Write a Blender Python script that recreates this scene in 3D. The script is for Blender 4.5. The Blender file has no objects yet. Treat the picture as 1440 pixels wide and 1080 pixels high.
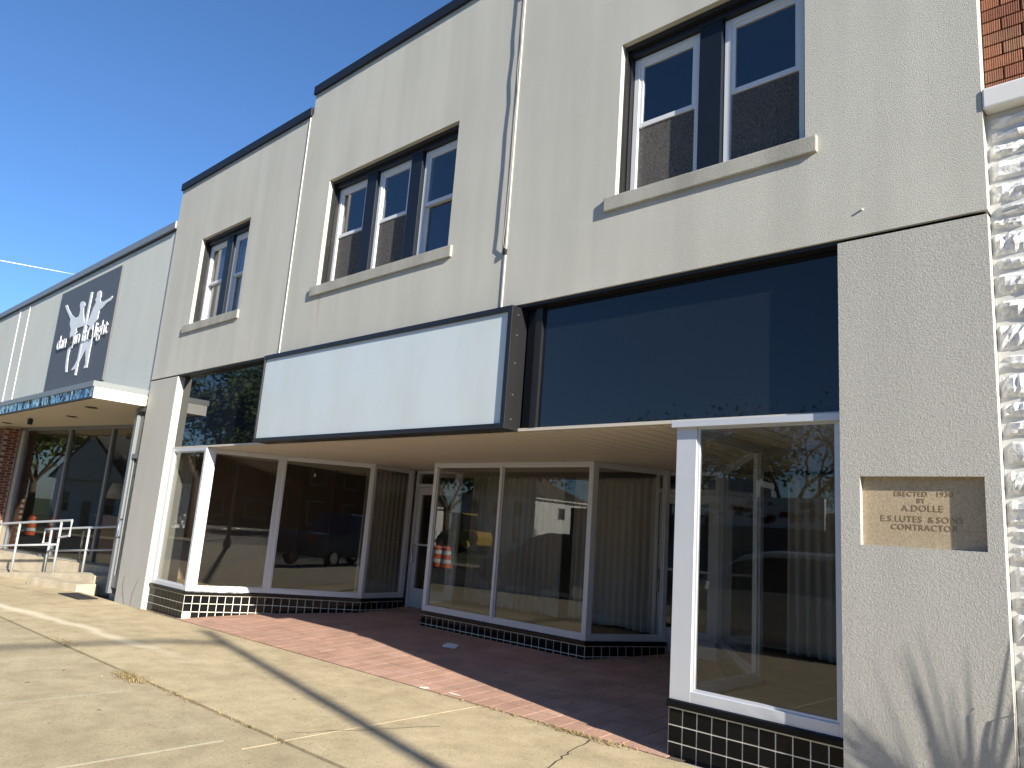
import bpy, bmesh, math, random
from mathutils import Vector, Matrix
random.seed(7)
R = math.radians
S = bpy.context.scene
COL = S.collection

# ------------------------------------------------------------------ camera, sky, sun, exposure
CAM = Vector((0.0, -5.0, 1.5))
YAW, PITCH, ROLL, FPX = R(-43.640), R(11.132), R(4.217), 1059.1
fwd = Vector((math.sin(YAW)*math.cos(PITCH), math.cos(YAW)*math.cos(PITCH), math.sin(PITCH)))
rgt0 = Vector((math.cos(YAW), -math.sin(YAW), 0)); up0 = rgt0.cross(fwd)
rgt = rgt0*math.cos(ROLL) + up0*math.sin(ROLL); up = -rgt0*math.sin(ROLL) + up0*math.cos(ROLL)
cd = bpy.data.cameras.new('camera'); cam = bpy.data.objects.new('camera', cd); COL.objects.link(cam)
cd.sensor_fit = 'HORIZONTAL'; cd.sensor_width = 36; cd.lens = FPX/1440*36
cd.clip_start = 0.05; cd.clip_end = 9000
cam.matrix_world = Matrix((( rgt.x, up.x, -fwd.x, CAM.x), (rgt.y, up.y, -fwd.y, CAM.y), (rgt.z, up.z, -fwd.z, CAM.z), (0, 0, 0, 1)))
S.camera = cam

SUN = Vector((4.6, -1.0, 2.05)).normalized()          # towards the sun
w = bpy.data.worlds.new('World'); S.world = w; w.use_nodes = True
nt = w.node_tree; bg = nt.nodes['Background']
sky = nt.nodes.new('ShaderNodeTexSky'); sky.sky_type = 'NISHITA'; sky.sun_disc = False
sky.sun_elevation = math.asin(SUN.z); sky.sun_rotation = math.atan2(SUN.x, SUN.y)
sky.air_density = 1.0; sky.dust_density = 0.3; sky.ozone_density = 8.0; sky.altitude = 0
nt.links.new(sky.outputs[0], bg.inputs[0]); bg.inputs[1].default_value = 0.082
sl = bpy.data.lights.new('sun', 'SUN'); sun = bpy.data.objects.new('sun', sl); COL.objects.link(sun)
sl.energy = 5.0; sl.angle = R(0.53); sl.color = (1.0, 0.93, 0.80)
sun.rotation_euler = SUN.to_track_quat('Z', 'Y').to_euler(); sun.location = (8, -6, 12)
S.view_settings.view_transform = 'Standard'; S.view_settings.look = 'None'
S.view_settings.exposure = 1.15; S.view_settings.gamma = 1.0; S.view_settings.use_curve_mapping = False
S.render.engine = 'CYCLES'
S.render.resolution_x = 1024; S.render.resolution_y = 768
S.cycles.max_bounces = 10; S.cycles.transparent_max_bounces = 24; S.cycles.glossy_bounces = 5

# ------------------------------------------------------------------ materials
MATS = {}
class NT:
    def __init__(s, name):
        s.m = bpy.data.materials.new(name); s.m.use_nodes = True
        s.t = s.m.node_tree; s.b = s.t.nodes['Principled BSDF']; s.o = s.t.nodes['Material Output']
        s.tc = None
        MATS[name] = s.m
    def n(s, kind, **kw):
        nd = s.t.nodes.new(kind)
        for k, v in kw.items():
            if k in ('operation', 'blend_type', 'data_type', 'feature', 'distance', 'wave_type', 'bands_direction', 'wave_profile', 'noise_dimensions', 'voronoi_dimensions'):
                setattr(nd, k, v)
            else:
                nd.inputs[k].default_value = v
        return nd
    def l(s, a, b): s.t.links.new(a, b)
    def pos(s):
        if not s.tc: s.tc = s.t.nodes.new('ShaderNodeNewGeometry')
        return s.tc.outputs['Position']
    def scaled(s, sc):
        mp = s.n('ShaderNodeMapping'); mp.inputs['Scale'].default_value = sc
        s.l(s.pos(), mp.inputs['Vector']); return mp.outputs[0]
    def noise(s, scale, detail=3, rough=.55, vec=None):
        nd = s.n('ShaderNodeTexNoise', Scale=scale, Detail=detail, Roughness=rough)
        s.l(vec or s.pos(), nd.inputs['Vector']); return nd.outputs['Fac']
    def ramp(s, fac, stops):
        r = s.t.nodes.new('ShaderNodeValToRGB'); e = r.color_ramp.elements
        while len(e) < len(stops): e.new(0.5)
        for el, (p, c) in zip(e, stops): el.position = p; el.color = (*c, 1) if len(c) == 3 else c
        s.l(fac, r.inputs[0]); return r.outputs[0]
    def mix(s, fac, a, b, bt='MIX'):
        m = s.n('ShaderNodeMix', data_type='RGBA', blend_type=bt)
        for v, i in ((fac, 0), (a, 6), (b, 7)):
            if isinstance(v, (int, float)): m.inputs[i].default_value = v
            elif isinstance(v, tuple): m.inputs[i].default_value = (*v, 1)
            else: s.l(v, m.inputs[i])
        return m.outputs[2]
    def math(s, op, a, b=0.0):
        m = s.n('ShaderNodeMath', operation=op)
        for v, i in ((a, 0), (b, 1)):
            if isinstance(v, (int, float)): m.inputs[i].default_value = v
            else: s.l(v, m.inputs[i])
        return m.outputs[0]
    def bump(s, h, strength=.5, dist=.01, prev=None):
        b = s.n('ShaderNodeBump', Strength=strength, Distance=dist)
        s.l(h, b.inputs['Height'])
        if prev is not None: s.l(prev, b.inputs['Normal'])
        s.l(b.outputs[0], s.b.inputs['Normal']); return b.outputs[0]
    def set(s, col=None, rough=None, metal=None, spec=None):
        if col is not None:
            if isinstance(col, tuple): s.b.inputs['Base Color'].default_value = (*col, 1)
            else: s.l(col, s.b.inputs['Base Color'])
        if rough is not None:
            if isinstance(rough, (int, float)): s.b.inputs['Roughness'].default_value = rough
            else: s.l(rough, s.b.inputs['Roughness'])
        if metal is not None: s.b.inputs['Metallic'].default_value = metal
        if spec is not None: s.b.inputs['Specular IOR Level'].default_value = spec
        return s

def plain(name, col, rough=.5, metal=0, spec=.5, var=.12, scale=6, bump=0, bscale=80, bdist=.002):
    m = NT(name)
    f = m.noise(scale, 4)
    c = m.mix(f, tuple(x*(1-var) for x in col), tuple(min(1, x*(1+var)) for x in col))
    m.set(c, rough, metal, spec)
    if bump: m.bump(m.noise(bscale, 3), bump, bdist)
    return m.m

def stucco(name, c0, c1, grain=150, dist=.0035, streak=.25, strength=.6, rust=False):
    m = NT(name)
    big = m.noise(.9, 5, .6)
    st = m.noise(1.0, 4, .6, m.scaled((2.2, 2.2, .22)))
    fine = m.noise(grain, 2, .75)
    c = m.mix(big, c0, c1)
    dk = m.ramp(st, [(.38, (1-streak,)*3), (.62, (1.0,)*3)])
    c = m.mix(1.0, c, dk, 'MULTIPLY')
    c = m.mix(m.ramp(fine, [(.35, (.86,)*3), (.65, (1.04,)*3)]), (0, 0, 0), c) if False else m.mix(1.0, c, m.ramp(fine, [(.3, (.82,)*3), (.7, (1.06,)*3)]), 'MULTIPLY')
    if rust:
        sp = m.n('ShaderNodeSeparateXYZ'); m.l(m.pos(), sp.inputs[0])
        dx = m.math('ABSOLUTE', m.math('ADD', m.math('ADD', sp.outputs[0], 8.30), m.math('MULTIPLY', m.math('SUBTRACT', m.noise(2.5, 2), .5), .10)))
        fz = m.math('MULTIPLY', m.math('SUBTRACT', sp.outputs[2], 3.72), 1.35)
        f = m.math('MULTIPLY', m.ramp(dx, [(.0, (.5,)*3), (.035, (.18,)*3), (.08, (0,)*3)]), m.ramp(fz, [(.0, (0,)*3), (.85, (1,)*3), (.99, (1,)*3), (1.0, (0,)*3)]))
        c = m.mix(f, c, (.36, .22, .10))
    m.set(c, .92, spec=.25)
    h = m.math('ADD', fine, m.math('MULTIPLY', m.noise(grain*2.2, 2, .7), .5))
    m.bump(h, strength, dist)
    return m.m
stucco('stucco', (.51, .50, .445), (.60, .59, .535), grain=125, dist=.005, streak=.10, strength=.8, rust=True)
stucco('stucco_pilaster', (.46, .45, .41), (.50, .49, .455), grain=115, dist=.0055, streak=.06, strength=.8)
stucco('stucco_green', (.56, .58, .535), (.63, .65, .605), grain=90, dist=.002, streak=.04)
stucco('sill_concrete', (.40, .385, .335), (.50, .485, .43), grain=90, dist=.003, streak=.25)
plain('caulk', (.62, .60, .54), .7)
plain('coping_metal', (.012, .015, .022), .5, .0, .25, var=.25)
plain('grey_coping', (.22, .24, .25), .45, .3)
plain('bronze', (.016, .016, .018), .38, .2, .5, var=.2, bump=.1, bscale=40)
plain('navy_panel', (.008, .012, .020), .45, .0, .25)
plain('vinyl_white', (.66, .68, .70), .38, 0, .5, var=.05)
plain('alu_white', (.56, .585, .63), .36, .15, .5, var=.05, bump=.04, bscale=30)
plain('alu_grey', (.20, .215, .23), .4, .3, .5, var=.08)
plain('steel_paint', (.42, .44, .46), .4, .2, .5, var=.08)
plain('black_void', (.006, .006, .006), .9, 0, .1)
plain('interior_wall', (.30, .25, .19), .8)
plain('interior_ceiling', (.40, .37, .32), .85)
plain('brown_panel', (.27, .195, .145), .55, var=.2, scale=3)
plain('display_floor', (.34, .25, .14), .7, var=.25, scale=9, bump=.2, bscale=50)
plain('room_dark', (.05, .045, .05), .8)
plain('cable_grey', (.13, .125, .115), .6)
plain('paper', (.70, .73, .78), .7, var=.05)
plain('orange', (.75, .12, .02), .45)
plain('drum_white', (.75, .75, .73), .4)
plain('yellow', (.40, .26, .05), .5)
plain('rubber', (.012, .012, .012), .7)
plain('car_silver', (.42, .43, .44), .3, .5, .5, var=.04)
plain('car_dark', (.012, .014, .018), .25, .2, .5)
plain('car_blue', (.03, .05, .09), .25, .3, .5)
plain('car_glass', (.01, .012, .014), .06, 0, .6)
plain('chrome', (.6, .6, .6), .2, .9)
plain('red_lens', (.35, .01, .01), .2)
plain('lens', (.7, .7, .68), .15)
plain('siding_white', (.72, .72, .70), .6, var=.05)
plain('roof_shingle', (.07, .068, .065), .9, var=.3, scale=12, bump=.5, bscale=20)
plain('dark_wall', (.10, .085, .075), .85, var=.2)
plain('mural_wall', (.60, .58, .55), .8, var=.1)
plain('mural_red', (.25, .05, .04), .8)
plain('bark', (.10, .075, .055), .9, var=.3, scale=10, bump=.6, bscale=18)
plain('pole_metal', (.18, .18, .17), .45, .5)
plain('terracotta', (.32, .14, .08), .8, var=.2)
plain('soil', (.06, .045, .03), .95)
plain('wood_counter', (.44, .20, .09), .45, var=.25, scale=4)
plain('lamp_shade', (.62, .50, .33), .8)
plain('picture_blue', (.05, .09, .16), .5, var=.5, scale=5)
plain('flag_cloth', (.25, .22, .32), .8)
plain('mat_black', (.018, .018, .018), .9, bump=.5, bscale=70)
plain('sign_char', (.085, .09, .10), .55, var=.15, scale=2)
plain('sign_white', (.72, .74, .76), .45, var=.04)
plain('letter_dark', (.03, .03, .034), .5)
plain('white_fascia', (.74, .72, .66), .5, var=.1)
plain('canopy_soffit', (.50, .44, .35), .7, var=.06, scale=2)
plain('kerb_stone', (.33, .31, .27), .9, bump=.3, bscale=40)
plain('lawn', (.06, .085, .03), .95, var=.4, scale=3)
plain('painted_mortar', (.62, .62, .60), .9, bump=.4, bscale=50)
plain('brick_joint', (.17, .085, .055), .95)
plain('paver_joint', (.10, .07, .055), .95)
plain('mortar', (.36, .33, .29), .95, bump=.4, bscale=60)
plain('crack_dark', (.035, .03, .025), .95)
plain('contrail_ice', (.9, .9, .9), 1.0, var=0)

m = NT('leaf'); oi = m.t.nodes.new('ShaderNodeObjectInfo')
f = m.noise(.8, 3)
c = m.mix(f, (.035, .06, .014), (.10, .13, .03)); m.set(c, .6, spec=.3)
m.b.inputs['Subsurface Weight'].default_value = 0
m = NT('leaf_dry'); m.set(m.mix(m.noise(1.2, 3), (.10, .09, .025), (.22, .15, .05)), .7, spec=.2)
m = NT('grass_green'); m.set(m.mix(m.noise(5, 2), (.06, .08, .025), (.16, .16, .06)), .6, spec=.3)
m = NT('straw'); m.set(m.mix(m.noise(14, 2), (.24, .17, .075), (.46, .36, .18)), .8, spec=.2)

# soffit: painted boards
m = NT('soffit_paint'); m.set(m.mix(m.noise(1.1, 4), (.50, .455, .385), (.60, .55, .475)), .5, spec=.4)

# sidewalk concrete: sandy broom finish, stains, a pale worn curve
def concrete(name, c0, c1, curve=False):
    m = NT(name)
    big = m.noise(.55, 5, .62); mid = m.noise(3.5, 4, .65); fine = m.noise(95, 3, .8); pit = m.noise(38, 2, .6)
    c = m.mix(m.ramp(big, [(.3, (0,)*3), (.7, (1,)*3)]), c0, c1)
    c = m.mix(1.0, c, m.ramp(mid, [(.32, (.80, .79, .77)), (.62, (1.03,)*3)]), 'MULTIPLY')
    c = m.mix(1.0, c, m.ramp(fine, [(.3, (.66, .65, .62)), (.52, (1,)*3), (.75, (1.15,)*3)]), 'MULTIPLY')
    c = m.mix(1.0, c, m.ramp(pit, [(.28, (.62, .58, .52)), (.38, (1,)*3)]), 'MULTIPLY')
    if curve:      # pale lime run-off line worn into the slab
        sp = m.n('ShaderNodeSeparateXYZ'); m.l(m.pos(), sp.inputs[0])
        x = m.math('ADD', sp.outputs[0], 7.2); q = m.math('MULTIPLY', m.math('MULTIPLY', x, x), -.013)
        y0 = m.math('ADD', q, -1.16)
        wob = m.math('MULTIPLY', m.math('SUBTRACT', m.noise(1.3, 3), .5), .35)
        d = m.math('ABSOLUTE', m.math('SUBTRACT', m.math('SUBTRACT', sp.outputs[1], y0), wob))
        f = m.ramp(d, [(.0, (.75,)*3), (.05, (.55,)*3), (.13, (0,)*3)])
        fx = m.ramp(m.math('MULTIPLY', m.math('ADD', sp.outputs[0], 14.5), .14), [(.0, (0,)*3), (.15, (1,)*3), (.7, (.7,)*3), (.95, (0,)*3)])
        c = m.mix(m.math('MULTIPLY', f, fx), c, (.78, .70, .54))
    m.set(c, .93, spec=.2)
    m.bump(m.math('ADD', fine, m.math('MULTIPLY', mid, .8)), .45, .004)
    return m.m
concrete('walk_concrete', (.45, .37, .235), (.57, .475, .31), True)
concrete('slab_concrete', (.40, .335, .215), (.48, .41, .275))
concrete('step_concrete', (.46, .40, .30), (.55, .49, .38))
m = NT('asphalt'); f = m.noise(120, 2); m.set(m.mix(m.noise(.6, 4), (.045, .045, .046), (.075, .073, .07)), .9, spec=.25); m.bump(f, .5, .005)
# red pavers and other bricks: tone from the object's own random number
def randcol(name, cols, rough=.85, grain=60, dist=.003, groove=None, big=2.5, spec=.3):
    m = NT(name); oi = m.t.nodes.new('ShaderNodeObjectInfo')
    c = m.ramp(oi.outputs['Random'], [(i/(len(cols)-1), cc) for i, cc in enumerate(cols)])
    c = m.mix(1.0, c, m.ramp(m.noise(big, 4, .6), [(.3, (.78,)*3), (.65, (1.06,)*3)]), 'MULTIPLY')
    c = m.mix(1.0, c, m.ramp(m.noise(grain, 3, .6), [(.3, (.75,)*3), (.6, (1.03,)*3)]), 'MULTIPLY')
    m.set(c, rough, spec=spec)
    if groove:
        wv = m.n('ShaderNodeTexWave', Scale=groove, Distortion=3.0, Detail=2.0); m.l(m.scaled((1, .3, .12)), wv.inputs['Vector'])
        m.bump(m.math('ADD', wv.outputs['Fac'], m.math('MULTIPLY', m.noise(grain, 3), .6)), .9, .012)
    else: m.bump(m.noise(grain, 3), .5, dist)
    return m.m
randcol('paver_red', [(.46, .28, .21), (.50, .31, .235), (.48, .295, .22), (.53, .34, .265)])
randcol('brick_dark', [(.15, .055, .035), (.22, .08, .05), (.11, .045, .03)])
randcol('brick_rug', [(.28, .10, .055), (.36, .145, .08), (.24, .085, .05), (.33, .17, .10)], groove=26)
randcol('stone_white', [(.78, .78, .77), (.82, .82, .81), (.74, .745, .74)], rough=.85, grain=38, dist=.010, spec=.15)
m = NT('tile_black'); oi = m.t.nodes.new('ShaderNodeObjectInfo')
m.set(m.ramp(oi.outputs['Random'], [(0, (.003, .0035, .005)), (.7, (.005, .006, .008)), (1, (.010, .009, .008))]), m.ramp(m.noise(8, 3), [(.3, (.03,)*3), (.7, (.14,)*3)]), spec=.16)
m = NT('grout'); m.set(m.mix(m.noise(9, 3), (.66, .62, .52), (.84, .80, .70)), .9)
m = NT('insect_screen'); nz = m.noise(1.0, 3, .6, m.scaled((170, 170, 60)))
m.set(m.mix(m.ramp(nz, [(.35, (0,)*3), (.65, (1,)*3)]), (.055, .05, .05), (.19, .18, .17)), .9, spec=.1)
tr = m.t.nodes.new('ShaderNodeBsdfTransparent'); mx = m.t.nodes.new('ShaderNodeMixShader'); mx.inputs[0].default_value = .72
m.l(tr.outputs[0], mx.inputs[1]); m.l(m.b.outputs[0], mx.inputs[2]); m.l(mx.outputs[0], m.o.inputs['Surface'])
# dark spandrel glass
m = NT('spandrel'); m.set(m.mix(m.noise(.7, 3), (.006, .009, .014), (.011, .015, .022)), .018, spec=.52)
m.bump(m.noise(1.2, 2), .02, .01)
# stainless front of the neighbour's canopy, gently wavy
m = NT('steel_mirror'); m.set((.25, .25, .25), .09, 1.0); m.bump(m.noise(1.0, 2, .5, m.scaled((4, 4, 2.5))), .9, .12)
# blank light box face
m = NT('sign_face')
sp = m.scaled((1.2, 1, .5)); f = m.noise(1.4, 4, .6, sp)
c = m.mix(m.ramp(f, [(.42, (0,)*3), (.75, (1,)*3)]), (.60, .665, .69), (.55, .60, .59))
m.set(c, .30, spec=.45)
# limestone plaque
m = NT('limestone'); c = m.mix(m.noise(4, 5, .65), (.38, .30, .20), (.50, .41, .285)); m.set(m.mix(1.0, c, m.ramp(m.noise(120, 2), [(.3, (.75,)*3), (.6, (1.05,)*3)]), 'MULTIPLY'), .9, spec=.2)
m.bump(m.noise(90, 3), .4, .003)
m = NT('carved'); m.set((.25, .185, .115), .95, spec=.1)
# fabric
m = NT('curtain'); m.set(m.mix(m.noise(3, 3), (.46, .445, .42), (.58, .56, .53)), .95, spec=.1)
m.bump(m.noise(240, 2), .2, .002)
m = NT('lace'); nz = m.noise(1.0, 3, .6, m.scaled((150, 150, 40)))
m.set(m.mix(m.ramp(nz, [(.35, (0,)*3), (.65, (1,)*3)]), (.10, .09, .085), (.42, .40, .385)), .95, spec=.1)
# window glass: straight-through plus mirror, Schlick by viewing angle on both faces
def glass(name, r0, tint):
    m = NT(name); t = m.t
    t.nodes.remove(m.b)
    g = t.nodes.new('ShaderNodeNewGeometry')
    dp = m.n('ShaderNodeVectorMath', operation='DOT_PRODUCT'); m.l(g.outputs['Normal'], dp.inputs[0]); m.l(g.outputs['Incoming'], dp.inputs[1])
    c = m.math('ABSOLUTE', dp.outputs['Value']); p = m.math('POWER', m.math('SUBTRACT', 1.0, c), 5.0)
    f = m.math('ADD', m.math('MULTIPLY', p, 1-r0), r0)
    tr = t.nodes.new('ShaderNodeBsdfTransparent'); tr.inputs[0].default_value = (*tint, 1)
    gl = t.nodes.new('ShaderNodeBsdfGlossy'); gl.inputs['Roughness'].default_value = 0.0
    mx = t.nodes.new('ShaderNodeMixShader'); m.l(f, mx.inputs[0]); m.l(tr.outputs[0], mx.inputs[1]); m.l(gl.outputs[0], mx.inputs[2])
    m.l(mx.outputs[0], m.o.inputs['Surface'])
glass('glass', .055, (.86, .865, .85))
glass('glass_house', .10, (.80, .80, .82))

# ------------------------------------------------------------------ mesh helpers
class MB:
    def __init__(s): s.v = []; s.f = []
    def face(s, pts):
        i = len(s.v); s.v += [tuple(p) for p in pts]; s.f.append(tuple(range(i, i+len(pts))))
    def box(s, x0, x1, y0, y1, z0, z1): s.hexa([(x0,y0,z0),(x1,y0,z0),(x1,y1,z0),(x0,y1,z0),(x0,y0,z1),(x1,y0,z1),(x1,y1,z1),(x0,y1,z1)]); return s
    def hexa(s, p):
        i = len(s.v); s.v += [tuple(q) for q in p]
        for f in ((3,2,1,0),(4,5,6,7),(0,1,5,4),(1,2,6,5),(2,3,7,6),(3,0,4,7)): s.f.append(tuple(i+k for k in f))
        return s
    def obox(s, P, Q, u0, u1, v0, v1, z0, z1):      # box on the plan line P>Q: u along it, v out of it (right-hand side), z up
        d = Vector((Q[0]-P[0], Q[1]-P[1])).normalized(); n = Vector((d.y, -d.x))
        a = lambda u, v, z: (P[0]+d.x*u+n.x*v, P[1]+d.y*u+n.y*v, z)
        return s.hexa([a(u0,v1,z0),a(u1,v1,z0),a(u1,v0,z0),a(u0,v0,z0),a(u0,v1,z1),a(u1,v1,z1),a(u1,v0,z1),a(u0,v0,z1)])
    def prism(s, poly, lo, hi, axis='y'):            # polygon extruded along an axis
        n = len(poly); i = len(s.v)
        mk = (lambda p, t: (p[0], t, p[1])) if axis == 'y' else ((lambda p, t: (p[0], p[1], t)) if axis == 'z' else (lambda p, t: (t, p[0], p[1])))
        s.v += [mk(p, lo) for p in poly] + [mk(p, hi) for p in poly]
        s.f.append(tuple(range(i, i+n))); s.f.append(tuple(range(i+2*n-1, i+n-1, -1)))
        for k in range(n):
            j = (k+1) % n; s.f.append((i+k, i+n+k, i+n+j, i+j))
        return s
    def tube(s, pts, rad, seg=8, cap=True):
        rads = rad if isinstance(rad, (list, tuple)) else [rad]*len(pts)
        pts = [Vector(p) for p in pts]; base = len(s.v)
        for k, p in enumerate(pts):
            t = (pts[min(k+1, len(pts)-1)] - pts[max(k-1, 0)]).normalized()
            a = t.orthogonal().normalized() if abs(t.z) > .95 else t.cross(Vector((0, 0, 1))).normalized()
            b = t.cross(a)
            for q in range(seg):
                an = 2*math.pi*q/seg; s.v.append(tuple(p + (a*math.cos(an) + b*math.sin(an))*rads[k]))
        for k in range(len(pts)-1):
            for q in range(seg):
                r = (q+1) % seg; s.f.append((base+k*seg+q, base+k*seg+r, base+(k+1)*seg+r, base+(k+1)*seg+q))
        if cap:
            s.f.append(tuple(base+q for q in range(seg))[::-1]); s.f.append(tuple(base+(len(pts)-1)*seg+q for q in range(seg)))
        return s
    def lathe(s, prof, cx, cy, cz, seg=16):
        i = len(s.v)
        for r, z in prof:
            for q in range(seg): a = 2*math.pi*q/seg; s.v.append((cx+r*math.cos(a), cy+r*math.sin(a), cz+z))
        for k in range(len(prof)-1):
            for q in range(seg): r = (q+1) % seg; s.f.append((i+k*seg+q, i+k*seg+r, i+(k+1)*seg+r, i+(k+1)*seg+q))
        s.f.append(tuple(i+q for q in range(seg))[::-1]); s.f.append(tuple(i+(len(prof)-1)*seg+q for q in range(seg)))
        return s
    def mesh(s, name, bevel=0, smooth=False, fix=True):
        me = bpy.data.meshes.new(name); me.from_pydata(s.v, [], s.f); me.update()
        if fix or bevel:
            bm = bmesh.new(); bm.from_mesh(me)
            if fix: bmesh.ops.recalc_face_normals(bm, faces=bm.faces)
            if bevel:
                ed = [e for e in bm.edges if len(e.link_faces) == 2 and e.calc_face_angle(0) > .5]
                bmesh.ops.bevel(bm, geom=ed, offset=bevel, segments=2, affect='EDGES', profile=.6)
            bm.to_mesh(me); bm.free()
        if smooth:
            for p in me.polygons: p.use_smooth = True
        return me
    def build(s, name, mat, parent=None, bevel=0, smooth=False, fix=True):
        return link(name, s.mesh(name, bevel, smooth, fix), mat, parent)

def link(name, me, mat, parent=None):
    if mat and not me.materials: me.materials.append(MATS[mat])
    o = bpy.data.objects.new(name, me); COL.objects.link(o)
    if parent: put(o, parent)
    return o
def put(o, parent):
    o.parent = parent
    if parent.type == 'EMPTY': o.matrix_parent_inverse = Matrix.Translation(-parent.location)   # meshes keep world coordinates
def tag(o, label=None, cat=None, group=None, kind=None):
    if label: o['label'] = label
    if cat: o['category'] = cat
    if group: o['group'] = group
    if kind: o['kind'] = kind
    return o
def thing(name, loc, label, cat, group=None):
    o = bpy.data.objects.new(name, None); COL.objects.link(o); o.location = loc; o.empty_display_size = .3
    return tag(o, label, cat, group)
def struct(o): o['kind'] = 'structure'; return o

def gnd(X, Y): return .02 + .009*(X+3) + .012*min(Y, 0)
def ent(X, Y): return gnd(X, 0)*max(0, 1-Y/2.5) + .058*Y

def wall_holes(x0, x1, z0, z1, y0, y1, holes):
    xs = sorted({x0, x1, *[h[0] for h in holes], *[h[1] for h in holes]}); zs = sorted({z0, z1, *[h[2] for h in holes], *[h[3] for h in holes]})
    solid = lambda i, k: 0 <= i < len(xs)-1 and 0 <= k < len(zs)-1 and not any(h[0] < (xs[i]+xs[i+1])/2 < h[1] and h[2] < (zs[k]+zs[k+1])/2 < h[3] for h in holes)
    b = MB()
    for i in range(len(xs)-1):
        for k in range(len(zs)-1):
            if not solid(i, k): continue
            a, c, d, e = xs[i], xs[i+1], zs[k], zs[k+1]
            b.face([(a,y0,d),(c,y0,d),(c,y0,e),(a,y0,e)]); b.face([(c,y1,d),(a,y1,d),(a,y1,e),(c,y1,e)])
            if not solid(i-1, k): b.face([(a,y1,d),(a,y0,d),(a,y0,e),(a,y1,e)])
            if not solid(i+1, k): b.face([(c,y0,d),(c,y1,d),(c,y1,e),(c,y0,e)])
            if not solid(i, k-1): b.face([(a,y0,d),(a,y1,d),(c,y1,d),(c,y0,d)])
            if not solid(i, k+1): b.face([(a,y0,e),(c,y0,e),(c,y1,e),(a,y1,e)])
    return b

# ------------------------------------------------------------------ ground, road, pavements
o = MB(); o.face([(-3000,-3000,-.62),(3000,-3000,-.62),(3000,3000,-.62),(-3000,3000,-.62)]); struct(o.build('ground', 'lawn'))
def sheet(name, mat, x0, x1, y0, y1, zf, nx=1, dz=0):
    b = MB()
    for i in range(nx):
        a = x0+(x1-x0)*i/nx; c = x0+(x1-x0)*(i+1)/nx
        b.face([(a,y0,zf(a,y0)+dz),(c,y0,zf(c,y0)+dz),(c,y1,zf(c,y1)+dz),(a,y1,zf(a,y1)+dz)])
    return struct(b.build(name, mat))
KERB = -6.6
road = sheet('road', 'asphalt', -140, 60, -16.5, KERB-.16, lambda x, y: gnd(x, KERB)-.13-.006*abs(y+11.5)*0)
tag(road)
kb = MB()
for a in range(-140, 60, 4):
    kb.hexa([(a,KERB-.16,gnd(a,KERB)-.3),(a+3.99,KERB-.16,gnd(a+4,KERB)-.3),(a+3.99,KERB,gnd(a+4,KERB)-.3),(a,KERB,gnd(a,KERB)-.3),
             (a,KERB-.16,gnd(a,KERB)-.004),(a+3.99,KERB-.16,gnd(a+4,KERB)-.004),(a+3.99,KERB,gnd(a+4,KERB)-.004),(a,KERB,gnd(a,KERB)-.004)])
struct(kb.build('kerb', 'kerb_stone'))
fk = MB()
fk.hexa([(-140,-19,-1.5),(60,-19,.2-.5),(60,-16.5,-.5),(-140,-16.5,-1.5),(-140,-19,gnd(-140,KERB)+.0),(60,-19,gnd(60,KERB)),(60,-16.5,gnd(60,KERB)),(-140,-16.5,gnd(-140,KERB))])
struct(fk.build('far_pavement', 'slab_concrete'))
b = MB()
for x in range(-120, 50, 6): b.face([(x,-11.6,gnd(x,KERB)-.126),(x+3,-11.6,gnd(x+3,KERB)-.126),(x+3,-11.48,gnd(x+3,KERB)-.126),(x,-11.48,gnd(x,KERB)-.126)])
struct(b.build('road_marking', 'yellow'))
fl = MB(); fl.face([(-400,-400,-1.45),(300,-400,.5),(300,-19,.35),(-400,-19,-1.45)])
struct(fl.build('far_lawn', 'lawn'))

# pavement bed, then each slab a piece of its own
pave = sheet('pavement', 'crack_dark', -140, 60, KERB, 9.0, gnd, 1, -.035)
def slab(x0, x1, y0, y1, mat, top=0.0, gap=.006):
    x0 += gap; x1 -= gap; y0 += gap; y1 -= gap
    g = lambda x, y, d: (x, y, gnd(x, y)+d)
    s_ = MB().hexa([g(x0,y0,-.1),g(x1,y0,-.1),g(x1,y1,-.1),g(x0,y1,-.1),g(x0,y0,top),g(x1,y0,top),g(x1,y1,top),g(x0,y1,top)])
    s_.build('paving_slab', mat, pave, bevel=.004)
for a, c in ((-60, -40), (-40, -23.2), (-23.2, -4.87), (-4.87, 4), (4, 22)): slab(a, c, -1.90, .02, 'walk_concrete', 0, .003)
for a, c in ((-60, -30), (-30, -14.1), (-14.1, -4.87), (-4.87, 10), (10, 22)): slab(a, c, -2.22, -1.92, 'slab_concrete', -.006)
x = -26.7
while x < 12:
    slab(x, x+1.8, -4.45, -2.22, 'slab_concrete', -.002, .003); slab(x, x+1.8, KERB+.01, -4.45, 'slab_concrete', -.002, .003); x += 1.8
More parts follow.
